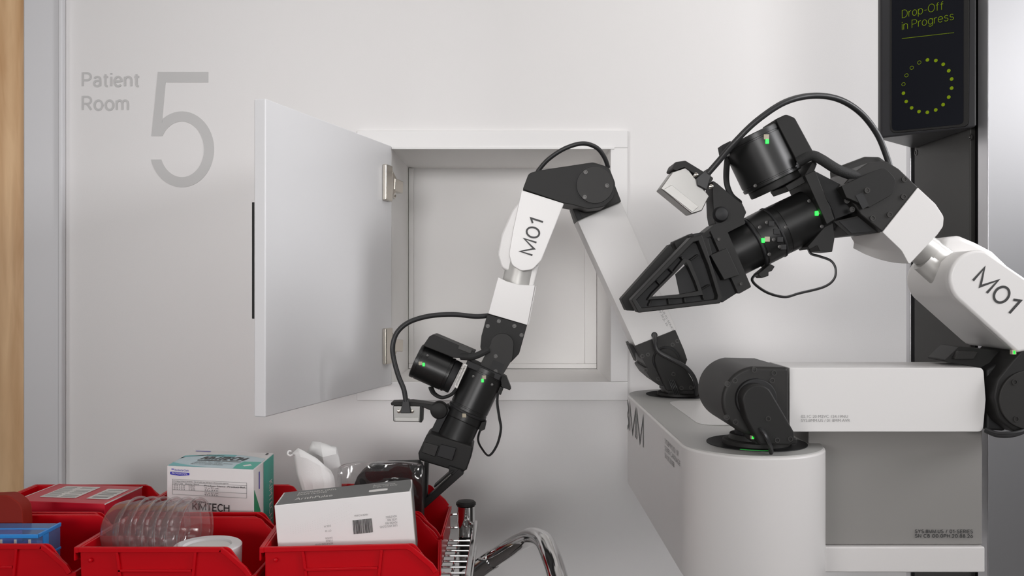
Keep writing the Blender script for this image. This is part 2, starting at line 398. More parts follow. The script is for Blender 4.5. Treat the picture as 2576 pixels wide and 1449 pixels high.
# wooden door and its painted casing at the left edge
struct('door_1', MB().box((wl-0.9, WY-0.004, 0.01), (wl, WY+0.04, 2.74)), 'wood', 0.002)
cs = MB(); x1 = P(160, 0, WY-0.014).x; x0 = P(148, 0, WY-0.014).x
cs.box((wl+0.002, WY-0.012, 0), (x0, WY-0.0005, 2.74))
cs.box((x0, WY-0.022, 0), (x1, WY-0.0005, 2.74))
struct('trim_1', cs, 'trim', 0.005)

# wall lettering
def wallp(x, y): return P(x, y, WY)
k5 = 640 / 1783.0
def c5(x, y): return (x * k5, y * k5)
pts = [c5(1107,503), c5(1460,503), c5(1460,577), c5(1160,577), c5(1135,862)]
a0, a1 = math.degrees(math.atan2((845-1046)/266, (1150-1275)/225)), 180 - math.degrees(math.asin(72/266))
a0 = a0 % 360
for i in range(41):
    a = math.radians(a0 + ((a1 + 360) - a0) * i / 40); pts.append(c5(1275+225*math.cos(a), 1046+266*math.sin(a)))
b0 = 180 - math.degrees(math.asin(72/195)) + 360; b1 = 180 + math.degrees(math.asin(93/195))
for i in range(41):
    a = math.radians(b0 + (b1 - b0) * i / 40); pts.append(c5(1275+155*math.cos(a), 1046+195*math.sin(a)))
pts.append(c5(1062, 953))
n5 = MB().prism([P(x, y, WY-0.0012) for x, y in pts], (0, 0.001, 0)).build('room_number', 'sign', None, 0, shade=False)
tag(n5, 'large grey number 5 lettered on the white wall', 'sign')
ptx = pxstrokes('room_lettering', 'Patient', (206, 219.5), (353, 219.5), 38, WY, 'sign', None, weight=0.135, gap=0.25)
tag(ptx, 'small grey word Patient lettered on the wall left of the number', 'sign')
ptx = pxstrokes('room_lettering', 'Room', (206, 279), (325, 279), 38, WY, 'sign', None, weight=0.135, gap=0.25)
tag(ptx, 'small grey word Room lettered on the wall below the word Patient', 'sign')

# ------------------------------------------------------------------ wall cabinet with open door
cab = tag(empty('wall_cabinet', P(1260, 1008, WY)), 'white recessed wall cabinet standing open with its door swung to the left', 'cabinet')
FY = WY - 0.013
def pb(x0, y0, x1, y1, Yf, Yb):    # box whose front face covers a pixel rectangle at Yf
    a = P(x0, y1, Yf); c = P(x1, y0, Yf)
    return (a.x, Yf, a.z), (c.x, Yb, c.z)
fl, fr, ft, fb = 897, 1580, 328, 1008
il, ir, it, ib = 985, 1536, 372, 961
e = 0.0005
for r_ in ((fl, ft, fr, it), (fl, ib, fr, fb), (fl, it, il, ib), (ir, it, fr, ib)):
    MB().box(*pb(*r_, FY, WY - e)).build('frame_board', 'frame', cab, 0.0025)
MB().box(*pb(il, it-2, ir+10, it+3, FY-0.004, FY)).build('frame_bead', 'frame', cab, 0.001)
BY = 2.80; t = 0.012
MB().box((oL-t, BY, oB-t), (oR+t, BY+t, oT+t)).build('back_panel', 'cabin', cab)
MB().box((oL, WY+e, oT-0.001), (oR, BY, oT+t)).build('top_panel', 'cabin', cab)
MB().box((oL, WY+e, oB-t), (oR, BY, oB+0.001)).build('bottom_panel', 'cabin', cab)
MB().box((oL-t, WY+e, oB-t), (oL+0.001, BY, oT+t)).build('side_panel', 'cabin', cab)
MB().box((oR-0.001, WY+e, oB-t), (oR+t, BY, oT+t)).build('side_panel', 'cabin', cab)
# a step moulding round the back panel
lw_ = 0.018
i_ = 0.002
for q in (((oL+i_, BY-0.014, oB+lw_), (oL+lw_, BY-0.0003, oT-i_)), ((oR-lw_*2.2, BY-0.014, oB+lw_), (oR-i_, BY-0.0003, oT-i_)), ((oL+i_, BY-0.0145, oB+i_), (oR-i_, BY-0.0003, oB+lw_))):
    MB().box(*q).build('back_moulding', 'cabin', cab, 0.002)
# door leaf
h0 = Vector((P(985, 0, 2.378).x, 2.378)); n0 = Vector((P(668, 0, 1.78).x, 1.78))
dd = (n0 - h0).normalized(); nn = Vector((dd.y, -dd.x))        # nn points away from the opening, to the left
if nn.x > 0: nn = -nn
th = 0.027; zt, zb = H + 0.386, H - 0.263
q = [h0, n0, n0 + nn*th, h0 + nn*th]
door = MB().prism([(v.x, v.y, zb) for v in q], (0, 0, zt-zb)).build('door', 'doorp', cab, 0.0025, 2)
door['label'] = 'white flat cabinet door swung open'
def dpt(s_, off, z): v = h0 + dd*s_ + nn*off; return Vector((v.x, v.y, H+z))
Ld = (n0 - h0).length
hb = MB(); hb.hexa([dpt(Ld-0.012, th, -0.063), dpt(Ld-0.004, th, -0.063), dpt(Ld-0.004, th+0.0075, -0.063), dpt(Ld-0.012, th+0.0075, -0.063)],
                   [dpt(Ld-0.012, th, 0.176), dpt(Ld-0.004, th, 0.176), dpt(Ld-0.004, th+0.0075, 0.176), dpt(Ld-0.012, th+0.0075, 0.176)])
hb.build('handle', 'dark', door, 0.001)['label'] = 'thin dark edge pull'
for zc in (0.281, -0.155):
    hg = MB(); hg.hexa([dpt(0.018, 0, zc-0.048), dpt(0.06, 0, zc-0.048), dpt(0.06, -0.012, zc-0.048), dpt(0.018, -0.012, zc-0.048)],
                       [dpt(0.018, 0, zc+0.048), dpt(0.06, 0, zc+0.048), dpt(0.06, -0.012, zc+0.048), dpt(0.018, -0.012, zc+0.048)])
    ho = hg.build('hinge', 'steel', cab, 0.003, 3); ho['label'] = 'nickel cup hinge'
    c = dpt(0.012, -0.006, zc); a = Vector((oL+0.001, WY+0.018, H+zc-0.004))
    MB().bar(c, a + Vector((0.022, -0.004, 0)), 0.020, 0.034, (0, 0, 1)).build('hinge_arm', 'steel', ho, 0.003)
    MB().prism([dpt(0.018, -0.008, zc-0.036), dpt(0.018, -0.008, zc+0.036), dpt(-0.004, -0.012, zc+0.014), dpt(-0.004, -0.012, zc-0.014)], (0.003, -0.003, 0)).build('hinge_flange', 'steel', ho, 0.001)
    MB().box((a.x, a.y-0.012, a.z-0.028), (a.x+0.005, a.y+0.03, a.z+0.028)).build('mounting_plate', 'steel', ho, 0.001)
    if zc > 0:
        cc = P(992, 463, 2.39)
        MB().box((cc.x-0.009, cc.y-0.012, cc.z-0.010), (cc.x+0.009, cc.y+0.004, cc.z+0.010)).build('hinge_cover', 'blue_clip', ho, 0.002)
    for dz in (-0.021, 0.021):
        MB().rev((a.x+0.004, a.y+0.02, a.z+dz), (1, 0, 0), [(0, 0.004), (0.003, 0.004), (0.004, 0.002)], 12).build('screw', 'steel', ho)

# ------------------------------------------------------------------ robot
TOPZ = H - 0.262
Y1, Y2, XB = 2.15, 1.478, 0.404     # far shoulder, near shoulder, carriage axis
rob = tag(empty('mobile_robot', (0.95, 1.62, 0)), 'white and charcoal mobile robot with two jointed arms and a lit display post', 'robot')
# column
CXl = 0.86
colm = MB().box((CXl+0.012, 1.6039, 0.0), (1.30, 1.8899, 2.55)).build('column', 'blackm', rob, 0.002)
MB().box((CXl, 1.6421, 0.10), (CXl+0.011, 1.8694, 2.55)).build('column_cover', 'cover', colm, 0.002)
MB().box((CXl, 1.8888, 0.0), (CXl+0.03, 1.9092, 2.55)).build('edge_profile', 'alu', colm, 0.002)
MB().box((CXl, 1.5813, 0.0), (CXl+0.02, 1.6146, 2.55)).build('edge_profile', 'alu', colm, 0.001, 1)
MB().box((CXl, 1.5790, 0.0), (1.31, 1.5806, 2.55)).build('side_panel', 'alu', colm, 0.0004, 1)
MB().box((0.76, 1.50, 0.0), (1.45, 1.9888, 0.09)).build('base_plate', 'dark', rob, 0.02, 3)
for px_, py_ in ((2305, 384), (2442, 345)):
    c = onplane(px_, py_, (CXl, 0, 0), (1, 0, 0))
    MB().rev(c + Vector((0.001, 0, 0)), (-1, 0, 0), [(0, 0.0062), (0.0022, 0.0062), (0.0022, 0.004), (0.0006, 0.003)], 16).build('screw', 'screw', colm)
# carriage: stadium body
def stadium(r, n=28):
    out = []
    for i in range(n+1):
        a = PI + PI * i / n; out.append((XB + r*math.cos(a), Y2 + r*math.sin(a)))
    for i in range(n+1):
        a = PI * i / n; out.append((XB + r*math.cos(a), Y1 + r*math.sin(a)))
    return out
RS = 0.1185
car = MB().prism([(x, y, TOPZ-0.221) for x, y in stadium(RS)], (0, 0, 0.219)).build('carriage', 'carr', rob, 0.004, 3, angle=30)
MB().prism([(x, y, TOPZ-0.004) for x, y in stadium(RS-0.0035)], (0, 0, 0.004)).build('top_plate', 'topgrey', car, 0, angle=30)
ins = rnd([(0.358, 1.665), (0.462, 1.665), (0.462, 2.02), (0.358, 2.02)], 0.045, 8)
MB().prism([(x, y, TOPZ+0.0002) for x, y in ins], (0, 0, 0.0016)).build('top_insert', 'arm', car, 0.0006)
for yy in (Y1, Y2):
    MB().rev((0.413, yy, TOPZ+0.0002), (0, 0, 1), [(0, 0.0826), (0.0012, 0.0826), (0.0012, 0.0815), (0.0004, 0.080)], 64).build('turntable_well', 'blackm', car)
    MB().rev((0.413, yy, TOPZ+0.0006), (0, 0, 1), [(0, 0.056), (0.006, 0.056), (0.008, 0.053), (0.008, 0.046), (0.016, 0.044)], 56).build('turntable', 'dark2', car)
    MB().rev((0.413, yy, TOPZ+0.016), (0, 0, 1), [(0, 0.036), (0.016, 0.036)], 40).build('turntable_hub', 'blackm', car)
MB().prism([(0.413+r_*math.cos(a), Y2+r_*math.sin(a), TOPZ+0.0014) for r_, rng in ((0.0815, range(0, 9)), (0.077, range(8, -1, -1))) for a in [math.radians(236 + 4*i) for i in rng]], (0, 0, 0.0006)).build('light_ring', mat('green_ring', (0.01, 0.25, 0.03, 1), 0.4, emit=0.45), car)
# arm linking the carriage to the column
MB().box((0.50, 1.476, H-0.434), (0.7945, 1.70, H-0.238)).build('carriage_bracket', 'panelgrey', rob, 0.003)
brk = MB().box((0.50, 1.468, H-0.478), (0.7945, 1.70, H-0.4345)).build('bracket_foot', 'carr', rob, 0.003)
pxstrokes('printed_lettering', 'SYS.8MM.US / 01-SERIES', (2301, 1341), (2446, 1341), 9.5, 1.4745, 'ink', brk, weight=0.17, gap=0.34)
pxstrokes('printed_lettering', 'SN C8 00.0PH.20.88.26', (2301, 1352.5), (2446, 1352.5), 9.5, 1.4745, 'ink', brk, weight=0.17, gap=0.34)
# lettering along the flank
def flank(y, z): return Vector((XB - RS, y, z))
def flankwarp(x, z):
    y = 2.207 - x            # arc length along the flank, from the far rounded end towards the near one
    if y <= Y1: return Vector((XB-RS-0.0008, y, H-0.350+z))
    a = PI - (y - Y1) / RS
    return Vector((XB + (RS+0.0008)*math.cos(a), Y1 + (RS+0.0008)*math.sin(a), H-0.350+z))
strokes('printed_lettering', '8MM', (0, 0, 0), (1, 0, 0), (0, 1, 0), 'ink', car, width=0.312, height=0.073, weight=0.125, gap=0.17, warp=flankwarp)
text('printed_lettering', 'SYS.8MM.US / 01\nSERIES CARRIAGE\nSN 00.20.88', flank(1.632, H-0.316), (0, -1, 0), (0, 0, 1), 'inkl', car, width=0.150, height=0.036)

# display post head
K = 1.075
A = Vector((0.681, 1.616))*K; Bp = Vector((0.799, 1.503))*K; Cp = Vector((0.799, 1.741))*K
zD = H + 0.277*K
dis = MB().prism([(A.x, A.y, zD), (Bp.x, Bp.y, zD), (Cp.x, Cp.y, zD), (A.x-0.001, A.y+0.012, zD)], (0, 0, 0.62)).build('display_head', 'bezel', rob, 0.004, 3)
du = (Bp - A).normalized(); U3 = Vector((du.x, du.y, 0)); dn = Vector((du.y, -du.x, 0))
if dn.y > 0: dn = -dn
A3 = Vector((A.x, A.y, 0))
def dpl(x, y, l=0.0): return onplane(x, y, A3 + dn*l, dn)
fr_ = rnd([(2240, -60), (2440, -60), (2438, 318), (2240, 336)], [0, 0, 16, 16])
MB().prism([dpl(x, y) for x, y in fr_], dn*0.003).build('screen_bezel', 'dark', dis, 0.001)
sc = rnd([(2244, -60), (2424, -60), (2424, 312), (2244, 330)], [0, 0, 14, 12])
MB().prism([dpl(x, y, 0.0031) for x, y in sc], dn*0.0012).build('screen', 'screen', dis, 0)
LS = 0.0046
def stext(body, xl, yl, xr, yr, hpx, thin):
    a, c = dpl(xl, yl, LS), dpl(xr, yr, LS)
    hh = (dpl(xl, yl-hpx, LS) - a).length
    strokes('screen_lettering', body, a, U3, (0, 0, 1), 'lime', dis, width=(Vector((c.x, c.y)) - Vector((a.x, a.y))).length, height=hh, lift=0.0002, weight=0.062, gap=thin)
stext('Drop-Off', 2269, 46, 2374, 35, 20.5, 0.21)
stext('in Progress', 2269, 76, 2400, 61, 20.5, 0.21)
ln = [dpl(2269, 96.5, LS), dpl(2400, 81.6, LS), dpl(2400, 82.6, LS), dpl(2269, 97.6, LS)]
MB().prism(ln, dn*0.0002).build('screen_line', 'lime', dis)
dots = [(542,520,1),(615,525,1),(679,558,1),(727,614,1),(752,686,1),(752,765,1),(727,843,1),(678,908,1),(614,954,1),(541,975,1),(469,968,1),(405,936,1),(358,881,1),(334,809,1),(334,731,0),(360,654,0),(406,588,0),(471,542,0)]
for x, y, full in dots:
    c = dpl(2176 + x/3.45, y/3.45, LS); r_ = 0.0033
    up = Vector((0, 0, 1))
    if full:
        MB().prism([c + (U3*math.cos(2*PI*i/20) + up*math.sin(2*PI*i/20))*r_ for i in range(20)], dn*0.0002).build('progress_dot', 'lime', dis)
    else:
        g = MB(); k = 20
        vs = [c + (U3*math.cos(2*PI*i/k) + up*math.sin(2*PI*i/k))*rr for rr in (r_*1.1, r_*0.88) for i in range(k)]
        g.add(vs, [(i, (i+1) % k, (i+1) % k + k, i + k) for i in range(k)]); g.build('progress_dot', 'lime', dis)

# ---------------- near arm
# shoulder
hs = [(1985, 924), (1985, 1082)] + arc(1904, 1009, 88, 60, 262, 26)
sh = slab('shoulder', hs, 1.40, 0.185, 'dark2', rob, 0.006, 0, 3)
slab('joint_ring', arc(1904, 1005, 52, 0, 360, 40)[:-1], 1.390, 0.0105, 'blackm', sh, 0.002)
ton = arc(1907, 1008, 41, 185, 320, 16) + [(1999, 1088), (1999, 1110), (1988, 1122), (1912, 1120), (1876, 1052)]
yk = slab('shoulder_yoke', ton, 1.362, 0.030, 'dark', sh, 0.004)
MB().box((0.385, 1.385, TOPZ+0.014), (0.452, 1.50, TOPZ+0.024)).build('yoke_base', 'dark', sh, 0.003)
screw(1932, 1053, 1.362, sh); screw(1955, 1107, 1.362, sh); screw(1988, 1104, 1.362, sh)
for x, y in ((1897, 930), (1947, 938), (1942, 957), (1830, 966), (1848, 957), (1828, 1050), (1850, 1061)):
    screw(x, y, 1.40, sh, 0.0046)
for i in range(5):
    screw(1876 + 10*i, 959.5, 1.40, sh, 0.0016)
MB().tube([P(1916, 1082, 1.358), P(1924, 1092, 1.350), P(1932, 1108, 1.352), P(1940, 1128, 1.37), P(1938, 1136, 1.38)], 0.0032, 8, flat=0.007).build('ribbon_cable', 'rubber', sh)
led(1893, 1100, 1.388, sh, 0.004, (0, 0))
top = [(1862, 906), (1920, 902), (1990, 922)]
# upper arm tube
ua = slab('upper_arm', rnd([(1986, 925), (2474, 925), (2480, 1005), (2473, 1086), (1986, 1086)], [2, 14, 0, 14, 2]), 1.42, 0.112, 'arm', rob, 0.006, 0, 4)
pxtext('printed_lettering', '02.1C 20 M2VC 124.19NU\nSYS.8MM.US / 01 8MM AVR', (2015, 1061), (2138, 1061), 17, 1.42, 'inkl', ua)
# elbow
el = slab('elbow', rnd([(2548, 905), (2600, 850), (2700, 760), (2790, 850), (2680, 1020), (2640, 1095), (2560, 1092), (2512, 1058), (2499, 1000), (2508, 955)], [10, 6, 20, 40, 30, 60, 50, 50, 40, 30]), 1.405, 0.12, 'dark', rob, 0.006, 0, 3)
slab('elbow_cap', arc(2588, 1006, 74, 0, 360, 60)[:-1], 1.400, 0.006, 'dark2', el, 0.0015)
for x, y in ((2552, 961), (2556, 1054)): screw(x, y, 1.400, el, 0.005)
slab('elbow_bracket', rnd([(2374, 908), (2412, 872), (2553, 886), (2520, 935), (2481, 928)], 4), 1.46, 0.06, 'dark', el, 0.004)
slab('elbow_bracket', [(2482, 930), (2530, 905), (2530, 1085), (2482, 1082)], 1.436, 0.10, 'blackm', el, 0.004)
slab('bracket_cover', rnd([(2412, 882), (2462, 884), (2450, 904), (2400, 904)], 3), 1.45, 0.014, 'dark2', el, 0.003)
led(2549, 886, 1.403, el, 0.005, (0, 0))
for o_ in (0, 7):
    MB().tube([P(2478, 1080+o_*0.4, 1.41), P(2505, 1090+o_*0.6, 1.40), P(2535, 1091+o_*0.7, 1.39), P(2562, 1088+o_*0.4, 1.39), P(2590, 1078, 1.40)], 0.0035, 8).build('elbow_cable', 'rubber', el)
# forearm block
fb_ = arc(2462, 702, 73, 136, 284, 24) + [(2576, 697), (2700, 785), (2640, 870), (2560, 888)]
fa = slab('forearm', fb_, 1.4001, 0.012, 'arm', rob, 0.005, 0, 4)
k_ = (1.5886 / 1.4130)
def back(pts, k): return [(CX + (x-CX)*k, CY + (y-CY)*k) for x, y in pts]
slab('forearm_shell', fb_, 1.4131, 0.165, 'armgrey', fa, 0.016, 0, 4)
hump = [(2378, 597), (2415, 592), (2456, 609), (2500, 632), (2560, 690), (2480, 740), (2380, 690), (2362, 640)]
slab('forearm_shell', rnd(hump, 22), 1.5078, 0.075, 'arm', fa, 0.010, 0, 4)
pxstrokes('printed_lettering', 'M01', (2443, 706), (2539, 792), 49, 1.4001, 'ink', fa, weight=0.125, gap=0.24)
# neck
MB().rev(P(2300, 612, 1.4809), P(2400, 682, 1.4916) - P(2300, 612, 1.4809), [(0, 0.027), (0.03, 0.027), (0.031, 0.0255), (0.085, 0.0255)], 48).build('neck', 'neck', fa)
MB().rev(P(2322, 655, 1.4776), P(2400, 725, 1.4776) - P(2322, 655, 1.4776), [(0, 0.020), (0.062, 0.020), (0.066, 0.017)], 40).build('neck_collar', 'neck', fa)
# wrist cap
wc = [(2309, 472), (2353, 513), (2374, 545), (2372, 570), (2358, 590), (2287, 665), (2268, 630), (2220, 584)]
wcr = [2, 30, 22, 18, 22, 4, 40, 2]
wp = slab('wrist_shell', rnd(wc, wcr), 1.4001, 0.012, 'arm', rob, 0.004, 0, 4)
la, lb = Vector((2309, 472)), Vector((2220, 584)); ld = (lb-la).normalized()
secs = []
for k in range(9):
    t_ = k / 8.0; sh_ = (1 - math.sqrt(max(0, 1 - (t_*0.97)**2))); sec = []
    for x, y in rnd(wc, wcr):
        p = Vector((x, y)); pr_ = la + ld*(p-la).dot(ld); p = p.lerp(pr_, min(0.92, sh_)); sec.append(P(p.x, p.y, 1.4131) + Vector((0, t_*0.132, 0)))
    secs.append(sec)
N_ = len(secs[0])
MB().add([v for q_ in secs for v in q_], [(k*N_+i, k*N_+(i+1) % N_, (k+1)*N_+(i+1) % N_, (k+1)*N_+i) for k in range(8) for i in range(N_)] + [tuple(range(N_)), tuple(8*N_+i for i in range(N_))]).build('wrist_shell_rear', 'armgrey', wp, 0, angle=30)
# wrist bracket
wb = [(2117, 470), (2150, 432), (2186, 408), (2230, 405), (2262, 425), (2310, 471), (2221, 584), (2166, 540)]
wr = slab('wrist_bracket', rnd(wb, [4, 20, 22, 20, 15, 0, 0, 4]), 1.4023, 0.13, 'dark2', rob, 0.003, 0, 3)
slab('wrist_tongue', rnd([(2117, 468), (2183, 437), (2226, 420), (2256, 452), (2244, 490), (2187, 522), (2129, 497)], [2, 6, 22, 26, 18, 4, 3]), 1.3872, 0.015, 'dark', wr, 0.003)
slab('cable_window', [(2152, 492), (2170, 484), (2186, 518), (2170, 526)], 1.3863, 0.002, 'blackm', wr, 0)
slab('wrist_underside', rnd([(2096, 557), (2166, 541), (2219, 584), (2135, 592)], 3), 1.4195, 0.10, 'dark', wr, 0.003)
slab('underside_window', [(2112, 558), (2162, 548), (2192, 582), (2142, 587)], 1.4179, 0.003, 'blackm', wr, 0)
for x, y in ((2181, 479), (2143, 527), (2130, 505), (2195, 549), (2238, 540), (2273, 495), (2275, 451)):
    screw(x, y, 1.3856 if x in (2181,) else 1.4012, wr, 0.0046)
hump2 = [(2117, 416), (2178, 393), (2214, 394), (2250, 420), (2262, 440), (2200, 470), (2120, 450)]
slab('wrist_rear', rnd(hump2, 14), 1.4863, 0.06, 'dark2', wr, 0.006, 0, 3)

def motor(name, a, b, Y, dpx, m, parent, Yb=None, caps=True, seg=56):
    p0, p1 = P(a[0], a[1], Y), P(b[0], b[1], Yb or Y); L = (p1-p0).length; r = dpx * Y / F / 2
    pr = [(0, r*0.965), (0.0015, r), (L*0.10, r), (L*0.105, r*0.975), (L*0.135, r*0.975), (L*0.14, r), (L*0.90, r), (L*0.905, r*0.975), (L*0.93, r*0.975), (L*0.935, r), (L-0.0015, r), (L, r*0.965)] if caps else [(0, r*0.97), (0.0012, r), (L-0.0012, r), (L, r*0.97)]
    return MB().rev(p0, p1-p0, pr, seg).build(name, m, parent, 0, angle=30)
GY = 1.4561
# gripper body chain
gb = motor('gripper_motor', (1945, 585), (2068, 527), GY, 130, 'black', rob)
gb['label'] = 'black cylindrical gripper motor'
motor('encoder_ring', (1893, 612), (1946, 585), GY, 133, 'black', gb)
motor('gear_stage', (1832, 642), (1894, 611), GY, 124, 'black', gb, caps=False)
motor('retaining_band', (1890, 613), (1896, 610), GY, 138, 'blackm', gb, caps=False)
motor('retaining_band', (1942, 587), (1948, 584), GY, 136, 'blackm', gb, caps=False)
fY = GY - 65*GY/F
def onmot(dx): return GY - math.sqrt(max(0.0, 66.0**2 - dx*dx)) * GY / F
for x, y, d in ((1952, 588, -14), (1945, 603, 0), (1960, 621, 12), (1928, 560, -30), (1976, 572, -12), (2034, 506, -30), (2066, 570, 22), (1910, 572, -30), (1934, 640, 28)):
    MB().rev(P(x, y, onmot(d) + 0.002), (0, -1, 0), [(0, 0.0030), (0.003, 0.0030), (0.0032, 0.0015)], 12).build('screw', 'screw', gb)
for i, (x, y) in enumerate(((1938, 563), (1951, 583), (1960, 603), (1968, 622))):
    c = P(x, y, onmot((i-1.3)*20) + 0.004)
    MB().box((c.x-0.005, c.y-0.006, c.z-0.0045), (c.x+0.005, c.y+0.002, c.z+0.0045)).build('encoder_tab', 'blackm', gb, 0.001)
led(2054, 537, onmot(8), gb, 0.0058, (9, -4)); led(1919, 605, onmot(3), gb, 0.0058, (10, -3))
slab('motor_bracket', rnd([(2024, 441), (2051, 428), (2100, 552), (2080, 565)], 3), 1.4001, 0.10, 'dark', gb, 0.003)
slab('bracket_web', rnd([(2050, 430), (2126, 470), (2146, 535), (2100, 552)], 3), 1.4270, 0.08, 'blackm', gb, 0.003)
slab('bracket_rim', rnd([(1975, 468), (2024, 440), (2048, 400), (2056, 412), (2040, 452), (1985, 482)], 4), 1.4109, 0.085, 'dark', gb, 0.003)
slab('connector_block', rnd([(2078, 566), (2096, 560), (2100, 600), (2094, 634), (2062, 632), (2056, 618), (2036, 628), (2032, 620)], 3), 1.4216, 0.05, 'dark', gb, 0.002)
slab('connector_block', rnd([(1906, 690), (1938, 664), (1950, 670), (1942, 682), (1934, 684), (1934, 694), (1916, 700)], 3), 1.4270, 0.03, 'dark', gb, 0.002)
MB().tube([P(x, y, 1.4324) for x, y in ((2032, 622), (2040, 638), (2062, 645), (2090, 656), (2102, 676), (2098, 702), (2072, 722), (2010, 738), (1975, 747), (1935, 738), (1905, 720), (1892, 704), (1900, 692), (1915, 688))], 0.0028, 8, flat=0.0016).build('ribbon_cable', 'rubber', gb)
# second motor
um = motor('wrist_motor', (1888, 341), (1944, 457), GY, 152, 'black', rob)
um['label'] = 'black cylindrical wrist motor with a lit green light'
slab('motor_cover', rnd([(1950, 300), (1978, 287), (2000, 296), (2050, 388), (2006, 408)], [4, 14, 16, 6, 4]), 1.4163, 0.075, 'dark', um, 0.004, 0, 3)
motor('motor_flange', (1942, 453), (1952, 473), GY, 132, 'dark', um, caps=False)
slab('motor_tab', rnd([(1816, 365), (1838, 354), (1845, 372), (1822, 396)], 2), 1.4378, 0.03, 'blackm', um, 0.002)
led(1929, 356, onmot(10)-0.006, um, 0.006, (-2, -11))
for x, y in ((1970, 436), (1898, 468), (1830, 390), (1958, 338)): MB().rev(P(x, y, onmot(48)), (0, -1, 0), [(0, 0.0028), (0.005, 0.0028), (0.0052, 0.001)], 12).build('screw', 'screw', um)
MB().tube([P(2008, 408, 1.4163), P(2040, 392, 1.4055), P(2064, 400, 1.4001), P(2110, 428, 1.4001), P(2160, 445, 1.4109)], 0.0085, 12).build('braided_hose', 'braid', um)
MB().tube([P(1833, 385, 1.4647), P(1828, 420, 1.4540), P(1828, 460, 1.4432), P(1840, 492, 1.4432), P(1862, 512, 1.4540)], 0.0075, 12, flat=0.004).build('braided_hose', 'braid', um)
# camera on bracket
cm = slab('camera_bracket', rnd([(1791, 452), (1806, 462), (1850, 500), (1868, 512), (1878, 534), (1870, 552), (1800, 566), (1795, 540)], 6), 1.4163, 0.05, 'dark', rob, 0.004)
slab('bracket_arm', rnd([(1755, 598), (1800, 563), (1870, 548), (1876, 562), (1830, 585), (1745, 606)], 4), 1.4109, 0.06, 'dark', cm, 0.004)
MB().rev(P(1811, 540, 1.4163), (0, -1, 0), [(0, 0.0125), (0.008, 0.0125), (0.012, 0.010), (0.014, 0.004)], 32).build('pivot_knob', 'blackm', cm)
slab('bracket_lip', rnd([(1690, 425), (1698, 408), (1724, 404), (1770, 432), (1796, 448), (1786, 462), (1758, 444), (1722, 420), (1702, 428)], 6), 1.4001, 0.055, 'dark', cm, 0.003)
cb = slab('camera_body', rnd([(1662, 474), (1692, 432), (1728, 420), (1784, 494), (1766, 530), (1740, 538)], [3, 6, 6, 6, 6, 6]), 1.4055, 0.045, 'silver', cm, 0.006, 0, 3)
slab('camera_face', rnd([(1668, 477), (1690, 465), (1758, 520), (1742, 534)], 3), 1.4039, 0.004, 'neck', cm, 0.001)
slab('cable_plug', rnd([(1752, 448), (1780, 424), (1790, 434), (1786, 452), (1778, 478), (1755, 466)], 3), 1.3979, 0.022, 'rubber', cm, 0.003)
for x, y in ((1749, 441), (1787, 470)):
    MB().rev(P(x, y, 1.4044), (0, -1, 0), [(0, 0.0035), (0.006, 0.0035), (0.007, 0.002)], 12).build('thumb_screw', 'steel', cm)
MB().tube([P(x, y, Y) for x, y, Y in ((1781, 436, 1.4001), (1810, 403, 1.3947), (1850, 356, 1.3839), (1905, 303, 1.3786), (1975, 257, 1.3839), (2045, 241, 1.4001), (2110, 250, 1.4163), (2165, 284, 1.4324), (2207, 338, 1.4432), (2232, 398, 1.4486), (2238, 420, 1.4486))], 0.0050, 12).build('camera_cable', 'rubber', cm)
# jaws
jaw = slab('gripper_flange', rnd([(1787, 581), (1825, 571), (1890, 722), (1858, 740), (1840, 700)], 4), 1.4001, 0.10, 'dark', rob, 0.003)
slab('gripper_body', rnd([(1742, 588), (1790, 582), (1858, 735), (1816, 762), (1770, 690)], 4), 1.4163, 0.08, 'blackm', jaw, 0.003)
slab('body_cover', rnd([(1787, 642), (1828, 624), (1860, 692), (1822, 704)], 2), 1.3915, 0.03, 'dark', jaw, 0.002)
slab('body_lug', rnd([(1766, 594), (1782, 600), (1792, 640), (1778, 652)], 3), 1.3969, 0.03, 'dark', jaw, 0.002)
for x, y in ((1808, 602), (1864, 714)): screw(x, y, 1.3990, jaw, 0.0026)
def strut(pa, pb_, wpx, Y, dep, m, parent, name='finger_strut'):
    d = Vector((pb_[0]-pa[0], pb_[1]-pa[1])).normalized(); n = Vector((-d.y, d.x)) * wpx/2
    return slab(name, [(pa[0]+n.x, pa[1]+n.y), (pb_[0]+n.x, pb_[1]+n.y), (pb_[0]-n.x, pb_[1]-n.y), (pa[0]-n.x, pa[1]-n.y)], Y, dep, m, parent, 0.0015)
# near finger: rimmed triangular frame
def ringslab(name, outer, inner, Yf, depth, m, parent, bevel=0.0015):
    b = MB(); n = len(outer)
    vs = [P(x, y, Yf) for x, y in outer] + [P(x, y, Yf) for x, y in inner]
    vs += [v + Vector((0, depth, 0)) for v in vs]
    fs = []
    for i in range(n):
        j = (i+1) % n
        fs += [(i, j, n+j, n+i), (2*n+i, 3*n+i, 3*n+j, 2*n+j), (i, 2*n+i, 2*n+j, j), (n+i, n+j, 3*n+j, 3*n+i)]
    return b.add(vs, fs).build(name, m, parent, bevel)
fo = [(1738, 597), (1766, 590), (1790, 662), (1818, 748), (1812, 763), (1700, 776), (1606, 787), (1588, 754)]
fi = [(1745, 609), (1757, 606), (1782, 668), (1806, 744), (1804, 753), (1699, 766), (1614, 775), (1601, 755)]
fg = ringslab('finger', fo, fi, 1.3818, 0.034, 'dark', jaw)
fg['label'] = 'near triangular gripper finger'
hi = [(1720, 650), (1736, 655), (1757, 706), (1769, 742), (1712, 749), (1629, 754), (1640, 738), (1690, 688)]
hin = [(1726, 659), (1729, 664), (1748, 706), (1757, 732), (1710, 741), (1640, 747), (1648, 738), (1694, 692)]
ringslab('finger_rib', hi, hin, 1.3861, 0.028, 'dark', jaw)
